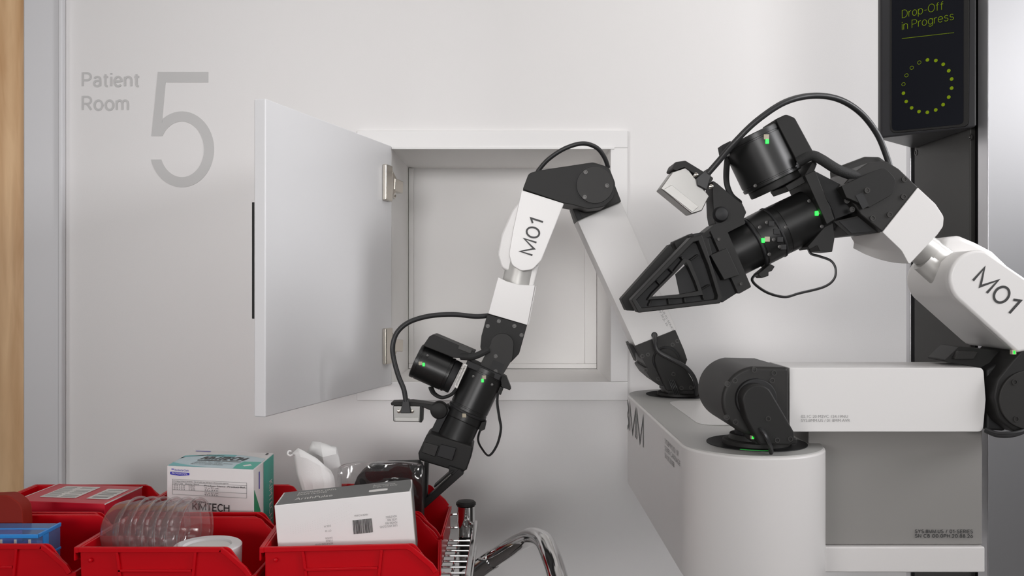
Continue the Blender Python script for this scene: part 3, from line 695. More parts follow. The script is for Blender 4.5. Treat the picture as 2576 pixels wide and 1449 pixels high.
ringslab('finger_web', [(1745, 609), (1757, 606), (1782, 668), (1806, 744), (1804, 753), (1699, 766), (1614, 775), (1601, 755)],
         [(1720, 650), (1736, 655), (1757, 706), (1769, 742), (1712, 749), (1629, 754), (1640, 738), (1690, 688)], 1.4055, 0.006, 'blackm', jaw, 0)
slab('finger_web', [(1700, 690), (1728, 664), (1757, 732), (1711, 741)], 1.4066, 0.006, 'blackm', jaw, 0)
for a_, b_ in (((1714, 645), (1720, 655)), ((1757, 640), (1737, 655)), ((1786, 716), (1762, 730)), ((1768, 742), (1772, 754)), ((1722, 749), (1724, 762)), ((1682, 751), (1684, 766)), ((1640, 752), (1632, 770)), ((1684, 676), (1694, 684)), ((1652, 706), (1662, 716))):
    strut(a_, b_, 4, 1.3893, 0.018, 'dark', jaw, 'finger_rib')
# far finger
f2 = slab('finger', rnd([(1688, 612), (1697, 634), (1608, 755), (1596, 782), (1576, 781), (1563, 752)], 3), 1.4593, 0.034, 'dark', jaw, 0.003)
f2['label'] = 'far gripper finger with ribbed pad'
slab('finger_root', rnd([(1694, 608), (1742, 586), (1752, 600), (1706, 634)], 4), 1.4540, 0.035, 'dark', jaw, 0.003)

# ---------------- far arm
sh = slab('shoulder', [(1597, 871), (1699, 830), (1719, 876), (1722, 884), (1725, 893), (1729, 905)] + rnd([(1729, 920), (1718, 955), (1690, 974), (1658, 970), (1635, 950), (1618, 925)], [4, 14, 14, 14, 14, 6]), 2.085, 0.175, 'dark2', rob, 0.005, 0, 3)
slab('shoulder_yoke', arc(1677, 906, 30, 165, 320, 16) + [(1742, 955), (1747, 970), (1744, 983), (1677, 983), (1652, 928)], 2.062, 0.022, 'dark', sh, 0.003)
slab('joint_ring', arc(1677, 906, 35, 0, 360, 36)[:-1], 2.079, 0.008, 'blackm', sh, 0.002)
slab('shoulder_fin', rnd([(1581, 866), (1596, 872), (1600, 905), (1602, 912)], 2), 2.13, 0.05, 'dark', sh, 0.002)
MB().box((0.37, 2.07, TOPZ+0.010), (0.447, 2.20, TOPZ+0.024)).build('yoke_base', 'dark', sh, 0.003)
for x, y in ((1704, 858), (1692, 867), (1616, 896), (1630, 892), (1656, 953), (1624, 931)): screw(x, y, 2.085, sh, 0.0048)
for x, y in ((1694, 941), (1714, 976), (1738, 975)): screw(x, y, 2.062, sh, 0.005)
MB().tube([P(x, y, Y) for x, y, Y in ((1646, 840, 2.10), (1648, 858, 2.06), (1656, 884, 2.05), (1686, 902, 2.045), (1722, 922, 2.045), (1743, 945, 2.045), (1752, 970, 2.05), (1751, 992, 2.07))], 0.0052, 10).build('shoulder_cable', 'rubber', sh)
for i in range(4):
    MB().tube([P(1682+i*4, 955, 2.058), P(1690+i*4, 975, 2.050), P(1697+i*4, 993, 2.058)], 0.0016, 6).build('ribbon_cable', 'rubber', sh)
ua = slab('upper_arm', rnd([(1452, 555), (1562, 507), (1702, 829), (1598, 870)], 2), 2.095, 0.112, 'arm', rob, 0.007, 0, 4)
d_ = Vector((140, 322)).normalized()
pA = (1640, 723)
text('printed_lettering', 'SYS.8MM.US 01-SERIES\nPART MW 20.JL 26', P(1637, 748, 2.095), P(1678, 826, 2.095)-P(1637, 748, 2.095), P(1660, 738, 2.095)-P(1637, 748, 2.095), 'inkl', ua, width=0.095, height=0.013, lift=0.0008)
MB().rev(P(1646, 843, 2.096), (0, -1, 0), [(0, 0.0075), (0.0016, 0.0075), (0.0016, 0.004)], 20).build('cable_port', 'blackm', ua)
el = slab('elbow', rnd([(1315, 476), (1330, 436), (1352, 429), (1492, 408), (1532, 420), (1548, 460), (1545, 498), (1520, 520), (1480, 526), (1440, 515), (1418, 511)], [4, 16, 8, 20, 24, 30, 24, 24, 20, 4, 2]), 1.975, 0.125, 'dark', rob, 0.005, 0, 3)
slab('elbow_cap', arc(1497, 465, 47, 0, 360, 56)[:-1], 1.971, 0.005, 'dark2', el, 0.0012)
slab('elbow_groove', arc(1497, 465, 49, 0, 360, 56)[:-1], 1.9735, 0.003, 'blackm', el, 0)
for x, y in ((1473, 433), (1527, 467), (1471, 496)): screw(x, y, 1.970, el, 0.0048)
slab('elbow_bracket', rnd([(1440, 516), (1462, 515), (1545, 460), (1563, 507), (1453, 555)], 3), 2.07, 0.12, 'dark2', el, 0.004)
slab('elbow_strut', [(1437, 517), (1446, 514), (1466, 548), (1453, 555)], 2.06, 0.05, 'blackm', el, 0.001)
MB().tube([P(x, y, Y) for x, y, Y in ((1352, 432, 2.03), (1378, 402, 2.02), (1420, 374, 2.01), (1465, 361, 2.01), (1500, 371, 2.02), (1520, 395, 2.03), (1530, 422, 2.04))], 0.0052, 12).build('elbow_cable', 'rubber', el)
fbk = [(1312, 478), (1419, 512), (1390, 585), (1362, 655), (1340, 678), (1312, 682), (1288, 668), (1280, 640), (1290, 580)]
fa = slab('forearm', rnd(fbk, [3, 3, 0, 22, 22, 22, 22, 22, 0]), 1.975, 0.05, 'arm', rob, 0.006, 0, 4)
slab('forearm_shell', rnd([(1318, 490), (1403, 520), (1345, 668), (1295, 688), (1262, 675), (1252, 640), (1262, 590), (1288, 530)], [6, 6, 20, 24, 22, 26, 30, 30]), 2.012, 0.13, 'arm', fa, 0.016, 0, 4)
pxstrokes('printed_lettering', 'M01', (1341, 645), (1369, 557), 37, 1.975, 'ink', fa, weight=0.125, gap=0.24)
MB().rev(P(1315, 655, 2.035), P(1298, 730, 2.035) - P(1315, 655, 2.035), [(0, 0.036), (0.07, 0.036)], 48).build('neck', 'neck', fa)
slab('neck_rib', [(1335, 672), (1357, 665), (1343, 720), (1328, 722)], 2.01, 0.06, 'armgrey', fa, 0.004)
cc_ = [(1253, 697), (1275, 708), (1305, 716), (1346, 718), (1327, 818), (1228, 789)]
wp = slab('wrist_shell', rnd(cc_, [3, 20, 20, 3, 2, 2]), 1.975, 0.125, 'arm', rob, 0.005, 0, 4)
slab('shell_edge', [(1346, 720), (1350, 719), (1331, 818), (1327, 817)], 1.985, 0.11, 'armgrey', wp, 0.001)
wr = slab('wrist_bracket', rnd([(1226, 790), (1326, 818), (1306, 890), (1285, 912), (1255, 920), (1225, 905), (1208, 875), (1211, 845)], [2, 2, 16, 14, 16, 14, 14, 14]), 1.977, 0.12, 'dark', rob, 0.004, 0, 3)
slab('wrist_tongue', arc(1263, 868, 29, 190, 370, 20) + [(1288, 905), (1262, 948), (1204, 925), (1236, 862)], 1.958, 0.02, 'dark2', wr, 0.003)
slab('cable_window', rnd([(1240, 906), (1268, 916), (1262, 936), (1232, 926)], 2), 1.9565, 0.003, 'blackm', wr, 0)
for x, y in ((1227, 820), (1255, 808), (1294, 820), (1312, 843), (1247, 896), (1247, 934)): screw(x, y, 1.9765 if y < 890 else 1.957, wr, 0.0046)
GA, GB = 2.015, 1.955
gb = motor('gripper_motor', (1226, 930), (1176, 1036), 1.985, 98, 'black', rob, Yb=1.975)
gb['label'] = 'black cylindrical gripper motor on the far arm'
motor('encoder_ring', (1176, 1034), (1163, 1062), 1.975, 92, 'black', gb, Yb=1.97)
motor('gear_stage', (1164, 1060), (1136, 1122), 1.97, 88, 'black', gb, Yb=1.955, caps=False)
motor('retaining_band', (1178, 1031), (1175, 1037), 1.975, 101, 'blackm', gb, caps=False)
led(1214, 957, 1.985-0.0455, gb, 0.0058, (4, -8)); led(1168, 1045, 1.975-0.0425, gb, 0.0062, (0, 0), on=False)
for x, y in ((1191, 946), (1238, 967), (1186, 1013), (1174, 1030)): MB().rev(P(x, y, 1.952), (0, -1, 0), [(0, 0.003), (0.009, 0.003), (0.0092, 0.001)], 12).build('screw', 'screw', gb)
slab('motor_bracket', rnd([(1176, 905), (1262, 944), (1256, 958), (1170, 922)], 3), 1.945, 0.08, 'blackm', gb, 0.003)
slab('bracket_fin', rnd([(1258, 940), (1274, 948), (1286, 978), (1282, 982), (1262, 974)], 2), 1.96, 0.04, 'dark', gb, 0.002)
slab('connector_block', rnd([(1258, 972), (1267, 976), (1260, 994), (1250, 990)], 2), 1.965, 0.02, 'dark', gb, 0.001)
slab('connector_block', rnd([(1212, 1062), (1224, 1060), (1220, 1080), (1208, 1086), (1204, 1078)], 2), 1.955, 0.02, 'dark', gb, 0.001)
MB().tube([P(x, y, 1.965) for x, y in ((1252, 990), (1251, 1015), (1256, 1050), (1260, 1080), (1250, 1120), (1230, 1146), (1212, 1128), (1203, 1108), (1206, 1088), (1213, 1076))], 0.0042, 8, flat=0.0014).build('ribbon_cable', 'rubber', gb)
slab('side_rail', rnd([(1108, 1035), (1124, 1020), (1132, 1032), (1098, 1100), (1078, 1096)], 3), 1.95, 0.05, 'blackm', gb, 0.002)
um = motor('wrist_motor', (1046, 906), (1131, 944), 1.985, 88, 'black', rob)
um['label'] = 'black cylindrical wrist motor on the far arm'
slab('motor_cover', rnd([(1064, 870), (1080, 846), (1092, 842), (1196, 886), (1180, 902), (1140, 900)], [4, 8, 10, 3, 3, 3]), 1.955, 0.075, 'dark', um, 0.004, 0, 3)
slab('cover_clip', rnd([(1154, 870), (1160, 868), (1188, 880), (1184, 890), (1152, 878)], 2), 1.952, 0.02, 'cover', um, 0.001)
motor('motor_flange', (1130, 943), (1146, 951), 1.985, 84, 'blackm', um, caps=False)
ringslab('wire_clip', [(1168, 914), (1176, 918), (1150, 978), (1142, 972)], [(1168, 919), (1172, 921), (1149, 971), (1146, 968)], 1.943, 0.003, 'neck', um, 0.0004)
led(1066, 917, 1.985-0.0395, um, 0.0056, (-8, -3))
for x, y in ((1076, 894), (1121, 946)): MB().rev(P(x, y, 1.958), (0, -1, 0), [(0, 0.0028), (0.008, 0.0028), (0.0082, 0.001)], 12).build('screw', 'screw', um)
MB().tube([P(1084, 975, 1.985), P(1092, 990, 1.975), P(1112, 1000, 1.965), P(1136, 992, 1.96), P(1150, 975, 1.965)], 0.0075, 10, flat=0.004).build('braided_hose', 'braid', um)
MB().tube([P(1160, 897, 1.955), P(1185, 898, 1.945), P(1205, 892, 1.945), P(1228, 880, 1.955)], 0.0075, 10).build('braided_hose', 'braid', um)
cm = MB().rev(P(1106, 1030, 1.965), (0, -1, 0), [(0, 0.020), (0.014, 0.020), (0.02, 0.017), (0.023, 0.008)], 32).build('camera_pivot', 'dark', rob)
slab('bracket_arm', rnd([(982, 1013), (1034, 1011), (1072, 1016), (1096, 1020), (1090, 1036), (1062, 1024), (1024, 1021), (984, 1020)], 4), 1.945, 0.05, 'dark', cm, 0.002)
slab('camera_body', rnd([(988, 1021), (1062, 1021), (1060, 1062), (989, 1061)], 4), 1.945, 0.045, 'silver', cm, 0.004, 0, 3)
slab('camera_face', rnd([(993, 1050), (1054, 1050), (1053, 1061), (994, 1060)], 2), 1.9435, 0.003, 'neck', cm, 0.001)
slab('bracket_lip', [(1056, 1022), (1063, 1022), (1061, 1063), (1055, 1063)], 1.942, 0.04, 'dark', cm, 0.001)
slab('cable_plug', rnd([(1014, 1005), (1028, 1005), (1034, 1040), (1006, 1040)], 3), 1.936, 0.02, 'rubber', cm, 0.002)
for x in (1004, 1037): MB().rev(P(x, 1034, 1.945), (0, -1, 0), [(0, 0.0042), (0.004, 0.0042), (0.005, 0.002)], 12).build('thumb_screw', 'steel', cm)
MB().tube([P(x, y, Y) for x, y, Y in ((1021, 1010, 1.94), (1016, 980, 1.94), (1002, 945, 1.94), (990, 900, 1.94), (988, 868, 1.94), (1000, 835, 1.945), (1030, 810, 1.95), (1080, 795, 1.96), (1140, 791, 1.97), (1195, 796, 1.98), (1230, 794, 1.99))], 0.0056, 12).build('camera_cable', 'rubber', cm)
jaw = slab('gripper_flange', rnd([(1072, 1096), (1080, 1090), (1190, 1124), (1186, 1148), (1174, 1182), (1160, 1190), (1054, 1158), (1052, 1140)], 5), 1.91, 0.085, 'dark', rob, 0.004)
slab('body_cover', rnd([(1108, 1118), (1148, 1128), (1138, 1160), (1098, 1148)], 3), 1.902, 0.02, 'blackm', jaw, 0.002)
slab('gripper_plate', rnd([(1068, 1112), (1104, 1122), (1094, 1150), (1060, 1138)], 3), 1.905, 0.02, 'dark2', jaw, 0.002)
strut((1161, 1186), (1063, 1273), 17, 1.895, 0.03, 'dark', jaw, 'finger')['label'] = 'outer gripper finger reaching into the bin'
strut((1140, 1184), (1092, 1226), 5, 1.893, 0.03, 'dark', jaw, 'finger_rib')
strut((1072, 1162), (1068, 1262), 10, 1.90, 0.03, 'dark', jaw, 'finger')['label'] = 'inner gripper finger beside the wrapped pack'
slab('finger_root', rnd([(1128, 1172), (1164, 1184), (1158, 1200), (1130, 1192)], 3), 1.897, 0.03, 'dark', jaw, 0.002)

# ------------------------------------------------------------------ wire cart
SZ = H - 0.556
cart = tag(empty('wire_cart', (-0.62, 1.7, 0)), 'chrome wire shelf cart carrying the red bins', 'cart')
ex = -0.083
for i in range(17):
    y = 1.34 + i * 0.0365
    MB().cyl((-1.30, y, SZ), (ex, y, SZ), 0.0026, 8).build('shelf_wire', 'chrome', cart)
for x in (-1.2, -0.95, -0.7, -0.45, -0.2, -0.118):
    MB().cyl((x, 1.33, SZ-0.006), (x, 1.99, SZ-0.006), 0.003, 8).build('cross_wire', 'chrome', cart)
for z in (0.042, 0.012):
    MB().cyl((-1.30, 1.985, SZ+z), (-0.115, 1.985, SZ+z), 0.0034, 8).build('ledge_wire', 'chrome', cart)
MB().bar((ex, 1.33, SZ+0.004), (ex, 1.99, SZ+0.02), 0.011, 0.016).build('end_rail', 'chrome', cart, 0.003)
MB().cyl((ex, 1.33, SZ-0.035), (ex, 1.99, SZ-0.035), 0.004, 8).build('end_rail', 'chrome', cart)
for x, y in ((-0.104, 1.975), (-0.104, 1.30), (-1.28, 1.975), (-1.28, 1.30)):
    po = MB().rev((x, y, 0.10), (0, 0, 1), [(0, 0.0155), (SZ-0.10+0.005, 0.0155)], 28).build('post', 'black', cart)
    MB().rev((x, y, SZ-0.002), (0, 0, 1), [(0, 0.0190), (0.02, 0.0190), (0.024, 0.0205), (0.066, 0.0205)], 32).build('post_sleeve', 'chrome', po)
    MB().rev((x, y, SZ+0.0665), (0, 0, 1), [(0, 0.020), (0.0005, 0.0225), (0.005, 0.0225), (0.0085, 0.019), (0.010, 0.008)], 32).build('post_cap', 'dark', po)
    MB().rev((x, y, SZ-0.055), (0, 0, 1), [(0, 0.0175), (0.008, 0.019), (0.012, 0.0165)], 28).build('post_ring', 'chrome', po)
    MB().rev((x-0.012, y, 0.05), (1, 0, 0), [(0, 0.045), (0.002, 0.05), (0.022, 0.05), (0.024, 0.045)], 28).build('caster', 'rubber', po)
    MB().box((x-0.018, y-0.02, 0.06), (x+0.018, y+0.02, 0.105)).build('caster_fork', 'chrome', po, 0.003)
hp = [P(1178, 1452, 1.95), P(1215, 1424, 1.93), P(1262, 1392, 1.90), P(1305, 1364, 1.86), P(1340, 1350, 1.80), P(1368, 1362, 1.72), P(1386, 1400, 1.64), P(1402, 1450, 1.56), P(1410, 1500, 1.48), P(1360, 1560, 1.42), P(1200, 1640, 1.36)]
MB().tube(hp, 0.0185, 24, 10).build('push_handle', 'chrome', cart)
MB().tube([hp[0], hp[1], hp[2].lerp(hp[1], 0.5)], 0.0205, 24, 6).build('handle_sleeve', 'chrome', cart)

# ------------------------------------------------------------------ red bins
RZ = H - 0.443; BH = 0.109; BZ = RZ - BH
def make_bin(W):
    root = empty('storage_bin', (0, 0, 0)); L, Lt, hl, t = 0.298, 0.255, 0.060, 0.0035
    prof = rnd([(0.004, 0), (L, 0), (L, hl), (L-0.006, hl), (Lt, BH), (0.0, BH)], [3e-3, 3e-3, 2e-3, 0.006, 0.016, 0.002], 5)
    side = MB().prism([(x, 0, z) for x, z in prof], (0, t, 0)).prism([(x, W-t, z) for x, z in prof], (0, t, 0))
    side.box((0, t, 0), (t, W-t, BH)); side.box((L-t, t, 0), (L, W-t, hl)); side.box((0, t, 0), (L, W-t, t))
    side.build('tray', 'red', root, 0.001)
    # rolled rim on each long side, down the sloping cut and along the front
    def rimpath(y0, y1):
        r = MB(); pth = [(0.0, BH), (Lt-0.012, BH), (Lt-0.002, BH-0.006), (L-0.012, hl+0.014), (L-0.004, hl+0.002)]
        for i in range(len(pth)-1):
            a, c = Vector(pth[i]), Vector(pth[i+1]); d = (c-a).normalized(); n = Vector((-d.y, d.x))
            a = a - d*0.0006; c = c + d*0.0006
            q = [a + n*0.001, c + n*0.001, c - n*0.008, a - n*0.008]
            r.prism([(p.x, y0, p.y) for p in q], (0, y1-y0, 0))
        return r
    rimpath(-0.006, 0.0).build('rim', 'red', root, 0.0012); rimpath(W, W+0.006).build('rim', 'red', root, 0.0012)
    MB().box((L, -0.002, hl-0.008), (L+0.003, W+0.002, hl+0.001)).build('front_lip', 'red', root, 0.0015)
    MB().box((-0.008, -0.006, BH-0.009), (0, W+0.006, BH+0.001)).box((-0.008, -0.006, BH-0.022), (-0.005, W+0.006, BH-0.008)).build('hanging_lip', 'red', root, 0.0012)
    for y0, y1 in ((-0.0045, 0), (W, W+0.0045)):
        for (xa, xb) in ((0.062, 0.075), (0.196, 0.186)):
            MB().prism([(xa, y0, BH-0.008), (xa+0.005, y0, BH-0.008), (xb+0.005, y0, 0.002), (xb, y0, 0.002)], (0, y1-y0, 0)).build('rib', 'red', root, 0.0008)
        for z in (BH-0.042, BH-0.070, BH-0.098):
            MB().box((0.066, y0, z), (0.192, y1, z+0.0045)).build('rib', 'red', root, 0.0008)
        MB().rev((0.019, y0+0.003, BH-0.022), (0, -1 if y0 < 0 else 1, 0), [(0, 0.004), (0.003, 0.0035), (0.004, 0.002)], 12).build('moulding_pip', 'red', root)
    return root
def copy_tree(o, parent=None):
    c = o.copy(); COL.objects.link(c)
    if parent is not None: c.parent = parent
    for ch in list(o.children): copy_tree(ch, c)
    return c
def put(o, x, y, rz, label):
    o.location = (x, y, BZ); o.rotation_euler = (0, 0, math.radians(rz)); tag(o, label, 'bin', 'red bins on the cart')
    return o
Bf = make_bin(0.192); Bb = make_bin(0.236)
put(Bf, -0.739, 1.496, 0, 'red plastic bin holding the clear round tubs and white roll')
put(copy_tree(Bf), -1.055, 1.514, 0, 'red plastic bin holding the blue translucent box')
put(copy_tree(Bf), -0.423, 1.496, 4.5, 'red plastic bin holding the white glove box with grey lid')
put(Bb, -0.746, 1.728, 0, 'red plastic bin holding the white and teal wipes box')
put(copy_tree(Bb), -1.066, 1.728, 0, 'red plastic bin holding the red carton with two white labels')
put(copy_tree(Bb), -0.437, 1.735, 0, 'red plastic bin holding the tissue and the film-wrapped black pack')
BF = BZ + 0.0045      # bin floor

# ------------------------------------------------------------------ bin contents
def quadbox(name, c4, zb, zt, m, parent, bevel=0.001):
    return MB().prism([(x, y, zb) for x, y in c4], (0, 0, zt-zb)).build(name, m, parent, bevel)
class Face:     # a flat face with unit coordinates (0..1, 0..1)
    def __init__(s, o, u, v): s.o = Vector(o); s.u = Vector(u); s.v = Vector(v); s.n = s.u.cross(s.v).normalized()
    def p(s, a, b, l=0.0008): return s.o + s.u*a + s.v*b + s.n*l
    def poly(s, pts, m, parent, name='print', l=0.0006, t=0.0002):
        return MB().prism([s.p(a, b, l) for a, b in pts], s.n*t).build(name, m, parent, 0, shade=False)
    def rect(s, a0, b0, a1, b1, m, parent, name='print', l=0.0006, t=0.0002): return s.poly([(a0, b0), (a1, b0), (a1, b1), (a0, b1)], m, parent, name, l, t)
    def text(s, body, a, b, wd, ht, m, parent, l=0.0010, flip=False, **kw):
        o = s.p(a, b, 0); u, v = s.u, s.v
        if flip: o = s.p(a + wd, b + ht, 0); u, v = -u, -v
        return text('printed_lettering', body, o, u, v, m, parent, width=wd*s.u.length, height=ht*s.v.length, lift=l, **kw)

# wipes carton
zt = H - 0.362
def gp(x, y, z):
    Y = (H - z) * F / (y - CY); return Vector(((x-CX)*Y/F, Y))
FRc, FLc, BRc = gp(638, 1182, zt), gp(420, 1172, zt), gp(688, 1140, zt)
BLc = FLc + BRc - FRc
wbx = tag(empty('wipes_box', (FRc.x-0.09, FRc.y+0.08, BF)), 'white and teal carton of wipes standing in a bin', 'box')
quadbox('carton', [FLc, FRc, BRc, BLc], BF, zt, 'carton', wbx, 0.0012)
v3 = lambda p, z: Vector((p.x, p.y, z))
tf = Face(v3(FLc, zt), v3(FRc-FLc, 0), v3(BLc-FLc, 0))
ff = Face(v3(FLc, BF), v3(FRc-FLc, 0), (0, 0, zt-BF))
sf = Face(v3(FRc, BF), v3(BRc-FRc, 0), (0, 0, zt-BF))
tf.rect(0.01, 0.01, 0.99, 0.62, 'pale', wbx, l=0.0003)
sw = [(0.01, 0.30)] + [(0.01+0.98*i/20, 0.56+0.22*math.sin(PI*i/22)) for i in range(21)] + [(0.99, 0.40)]
tf.poly(sw, 'pale', wbx, l=0.0004)
tf.poly([(0.01, 0.42)] + [(0.01+0.6*i/16, 0.50+0.27*math.sin(PI*i/26)) for i in range(17)] + [(0.61-0.6*i/16, 0.70-0.10*math.cos(PI*i/16)-0.20*(i/16)**2) for i in range(17)], 'teal2', wbx, l=0.0006)
tf.poly([(0.01, 0.01)] + [(0.01+0.44*i/10, 0.18*(1-i/10)**1.5+0.01) for i in range(11)], 'teal2', wbx, l=0.0008)
tf.poly([(0.76, 0.01), (0.99, 0.01), (0.99, 0.42)] + [(0.99-0.20*i/10, 0.42-0.02*i/10-0.0*i) for i in range(11)] + [(0.79-0.04*i/10, 0.40-0.2*i/10) for i in range(11)], 'teal', wbx, l=0.0008)
tf.poly([(0.86, 0.13), (0.93, 0.20), (0.90, 0.26), (0.83, 0.18)], 'carton', wbx, l=0.0011)
strokes('printed_lettering', 'KIMTECH', tf.p(0.24, 0.42, 0), tf.u, tf.v, 'ink', wbx, width=0.52*tf.u.length, height=0.20*tf.v.length, weight=0.15, gap=0.2, lift=0.001)
tf.text('Kimwipes', 0.24, 0.64, 0.22, 0.08, 'ink', wbx)
tf.rect(0.24, 0.355, 0.52, 0.395, 'ink', wbx, l=0.001); tf.rect(0.53, 0.355, 0.76, 0.385, 'cartgrey', wbx, l=0.001)
tf.text('Delicate Task Wipers\nEssuie-tout pour taches delicates\nPanos para tareas delicadas', 0.22, 0.13, 0.46, 0.19, 'ink', wbx)
tf.rect(0.05, 0.90, 0.24, 0.925, 'blue', wbx, l=0.001); tf.rect(0.93, 0.86, 0.955, 0.95, 'ink', wbx, l=0.001)
fh = zt - BF
def fy(py): return 1 - (py - 1178.0) / (fh * F / 1.76)        # pixel row to face height
ff.text('Kimberly-Clark', 0.095, fy(1191), 0.165, 0.028, 'blue', wbx)
ff.poly(rnd([(0.04, fy(1192)), (0.265, fy(1193)), (0.265, fy(1199)), (0.15, fy(1201.5)), (0.04, fy(1199))], 0.01), 'blue', wbx)
ff.text('PROFESSIONAL', 0.06, fy(1198), 0.185, 0.020, 'carton', wbx)
ff.rect(0.055, fy(1186.3), 0.085, fy(1184.2), 'blue', wbx)
lw2 = 0.004
for yy in (1211.5, 1218.5, 1224, 1238, 1249.5):
    ff.rect(0.065, fy(yy), 0.925, fy(yy)+lw2, 'inkl', wbx)
for xx in (0.065, 0.922): ff.rect(xx, fy(1249.5), xx+0.004, fy(1211.5), 'inkl', wbx)
ff.text('Contenu-Inhalt-Contents / Ce produit est fabrique / Dimensions approx.', 0.08, fy(1217.5), 0.64, 0.020, 'ink', wbx)
ff.text('Case Code   Quantity  Sheets', 0.08, fy(1223.5), 0.30, 0.018, 'ink', wbx)
ff.text('Product Name  Product Ref.', 0.44, fy(1225), 0.47, 0.018, 'ink', wbx)
ff.text('34120  280\n34155  196\n34133  140', 0.08, fy(1237), 0.25, 0.055, 'inkl', wbx); ff.text('11 x 21 cm\n4.4 x 8.4 in', 0.44, fy(1236), 0.16, 0.040, 'ink', wbx)
ff.text('11 x 21 cm\n4.4 x 8.4 in', 0.44, fy(1247.5), 0.16, 0.036, 'ink', wbx)
ff.text('Kimwipes', 0.30, fy(1268.5), 0.155, 0.030, 'ink', wbx); strokes('printed_lettering', 'KIMTECH', ff.p(0.30, fy(1286.5), 0), ff.u, ff.v, 'ink', wbx, width=0.43*ff.u.length, height=0.085*ff.v.length, weight=0.15, gap=0.2, lift=0.001)
sf.rect(0.47, 0.01, 0.99, 0.99, 'teal', wbx, l=0.0004); sf.poly([(0.02, 0.3), (0.40, 0.3), (0.30, 0.5), (0.02, 0.78)], 'green', wbx, l=0.0006)
sf.rect(0.24, 0.74, 0.27, 0.93, 'blue', wbx)
text('printed_lettering', 'KIMTECH', sf.p(0.74, 0.72, 0), -sf.v, sf.u, 'carton', wbx, width=0.085, height=0.030, lift=0.0012)

# red carton with labels
zt2 = H - 0.438
a_, b_, c_ = gp(261, 1269, zt2), gp(46, 1261, zt2), gp(325, 1221, zt2)
a_ = Vector((a_.x, a_.y)); ux = (a_ - b_).normalized()
a_ = a_ + Vector((0, 0.004)); b_ = a_ - ux * 0.200; nrm = Vector((-ux.y, ux.x)); c_ = a_ + nrm*0.158 + Vector((-0.012, 0)); d_ = c_ + b_ - a_
rbx = tag(empty('glove_carton', (a_.x-0.1, a_.y+0.08, BF)), 'red carton lying flat with two white printed labels on top', 'box')
quadbox('carton', [b_, a_, c_, d_], BF+0.001, zt2, 'redbox', rbx, 0.0015)
tf = Face(v3(b_, zt2), v3(a_-b_, 0), v3(d_-b_, 0))
tf.poly(rnd([(0.16, 0.22), (0.57, 0.22), (0.57, 0.86), (0.16, 0.86)], 0.02), 'label', rbx, 'printed_label')
tf.poly(rnd([(0.69, 0.22), (0.94, 0.22), (0.94, 0.78), (0.69, 0.78)], 0.02), 'label', rbx, 'printed_label')
for i in range(11):
    for (p, q) in ((0.18, 0.345), (0.385, 0.55)):
        if i in (3, 8) and p > 0.3: continue
        z_ = 0.26 + i*0.052; tf.rect(p, z_, q - random.random()*0.03, z_+0.014, 'inkl', rbx, l=0.001)
for z_, hh in ((0.28, 0.05), (0.36, 0.012), (0.43, 0.04), (0.52, 0.03), (0.60, 0.014), (0.68, 0.03)):
    tf.rect(0.73, z_, 0.90, z_+hh, 'inkl', rbx, l=0.001)
MB().prism([tf.p(0.999, 0.0, 0.0005), tf.p(1.006, 0.0, 0.0005), tf.p(1.006, 1.0, 0.0005), tf.p(0.999, 1.0, 0.0005)], (0, 0, -0.002)).build('carton_flap', 'label', rbx)
MB().prism([tf.p(0.0, 0.0, 0.0004), tf.p(0.012, 0.0, 0.0004), tf.p(0.012, 1.0, 0.0004), tf.p(0.0, 1.0, 0.0004)], (0, 0, 0.0006)).build('carton_flap', 'label', rbx)

# grey-topped glove box, tilted
gl_, gr_ = P(690, 1272, 1.530), P(1034, 1236, 1.552)
ug = (gr_ - gl_); wg = ug.length; ug.normalize(); vy = Vector((-ug.y, ug.x, 0)).normalized(); wgv = ug.cross(vy).normalized()
if wgv.z < 0: wgv = -wgv
hg_, dg = 0.118, 0.098
gbx = tag(empty('glove_box', gl_ + ug*wg/2 - wgv*hg_), 'white glove box with dark grey top lying tilted in a bin', 'box')
o_ = gl_ - wgv*hg_
MB().hexa([o_, o_+ug*wg, o_+ug*wg+wgv*hg_, o_+wgv*hg_], [p + vy*dg for p in (o_, o_+ug*wg, o_+ug*wg+wgv*hg_, o_+wgv*hg_)]).build('carton', 'carton', gbx, 0.0012)
tf = Face(gl_, ug*wg, vy*dg); ff = Face(o_, ug*wg, wgv*hg_); sf = Face(o_+ug*wg, vy*dg, wgv*hg_)
crv = [(0.012+0.02*0, 0.02)] + [(0.985, 0.02)] + [(0.985+0.012*math.sin(PI*i/8), 0.02+0.96*i/8) for i in range(9)] + [(0.015, 0.98)] + [(0.012 + 0.004*math.sin(PI*i/8), 0.98-0.96*i/8) for i in range(9)]
tf.poly(crv, 'cartgrey', gbx, 'printed_top', 0.0004)
tf.text('DISPOSABLE VINYL\nEXAM GLOVES', 0.13, 0.58, 0.29, 0.26, 'label', gbx)
tf.text('ArithPulse', 0.13, 0.22, 0.28, 0.18, 'label', gbx)
tf.text('Ambidextrous\nSingle Use Only', 0.70, 0.55, 0.19, 0.26, 'label', gbx)
tf.poly(rnd([(0.68, 0.26), (0.82, 0.26), (0.82, 0.42), (0.68, 0.42)], 0.04), 'label', gbx)
sf.rect(0.12, 0.02, 0.99, 0.98, 'cartgrey', gbx, l=0.0005); sf.rect(0.0, 0.0, 0.12, 0.99, 'cartend', gbx, l=0.0004)
x_ = 0.555
while x_ < 0.695:
    wv = random.choice((0.0025, 0.004, 0.006)); ff.rect(x_, 0.45, x_+wv, 0.66, 'ink', gbx, l=0.0006); x_ += wv + random.choice((0.0025, 0.003, 0.005))
ff.text('MADE IN CHINA', 0.57, 0.71, 0.10, 0.028, 'inkl', gbx, flip=True)
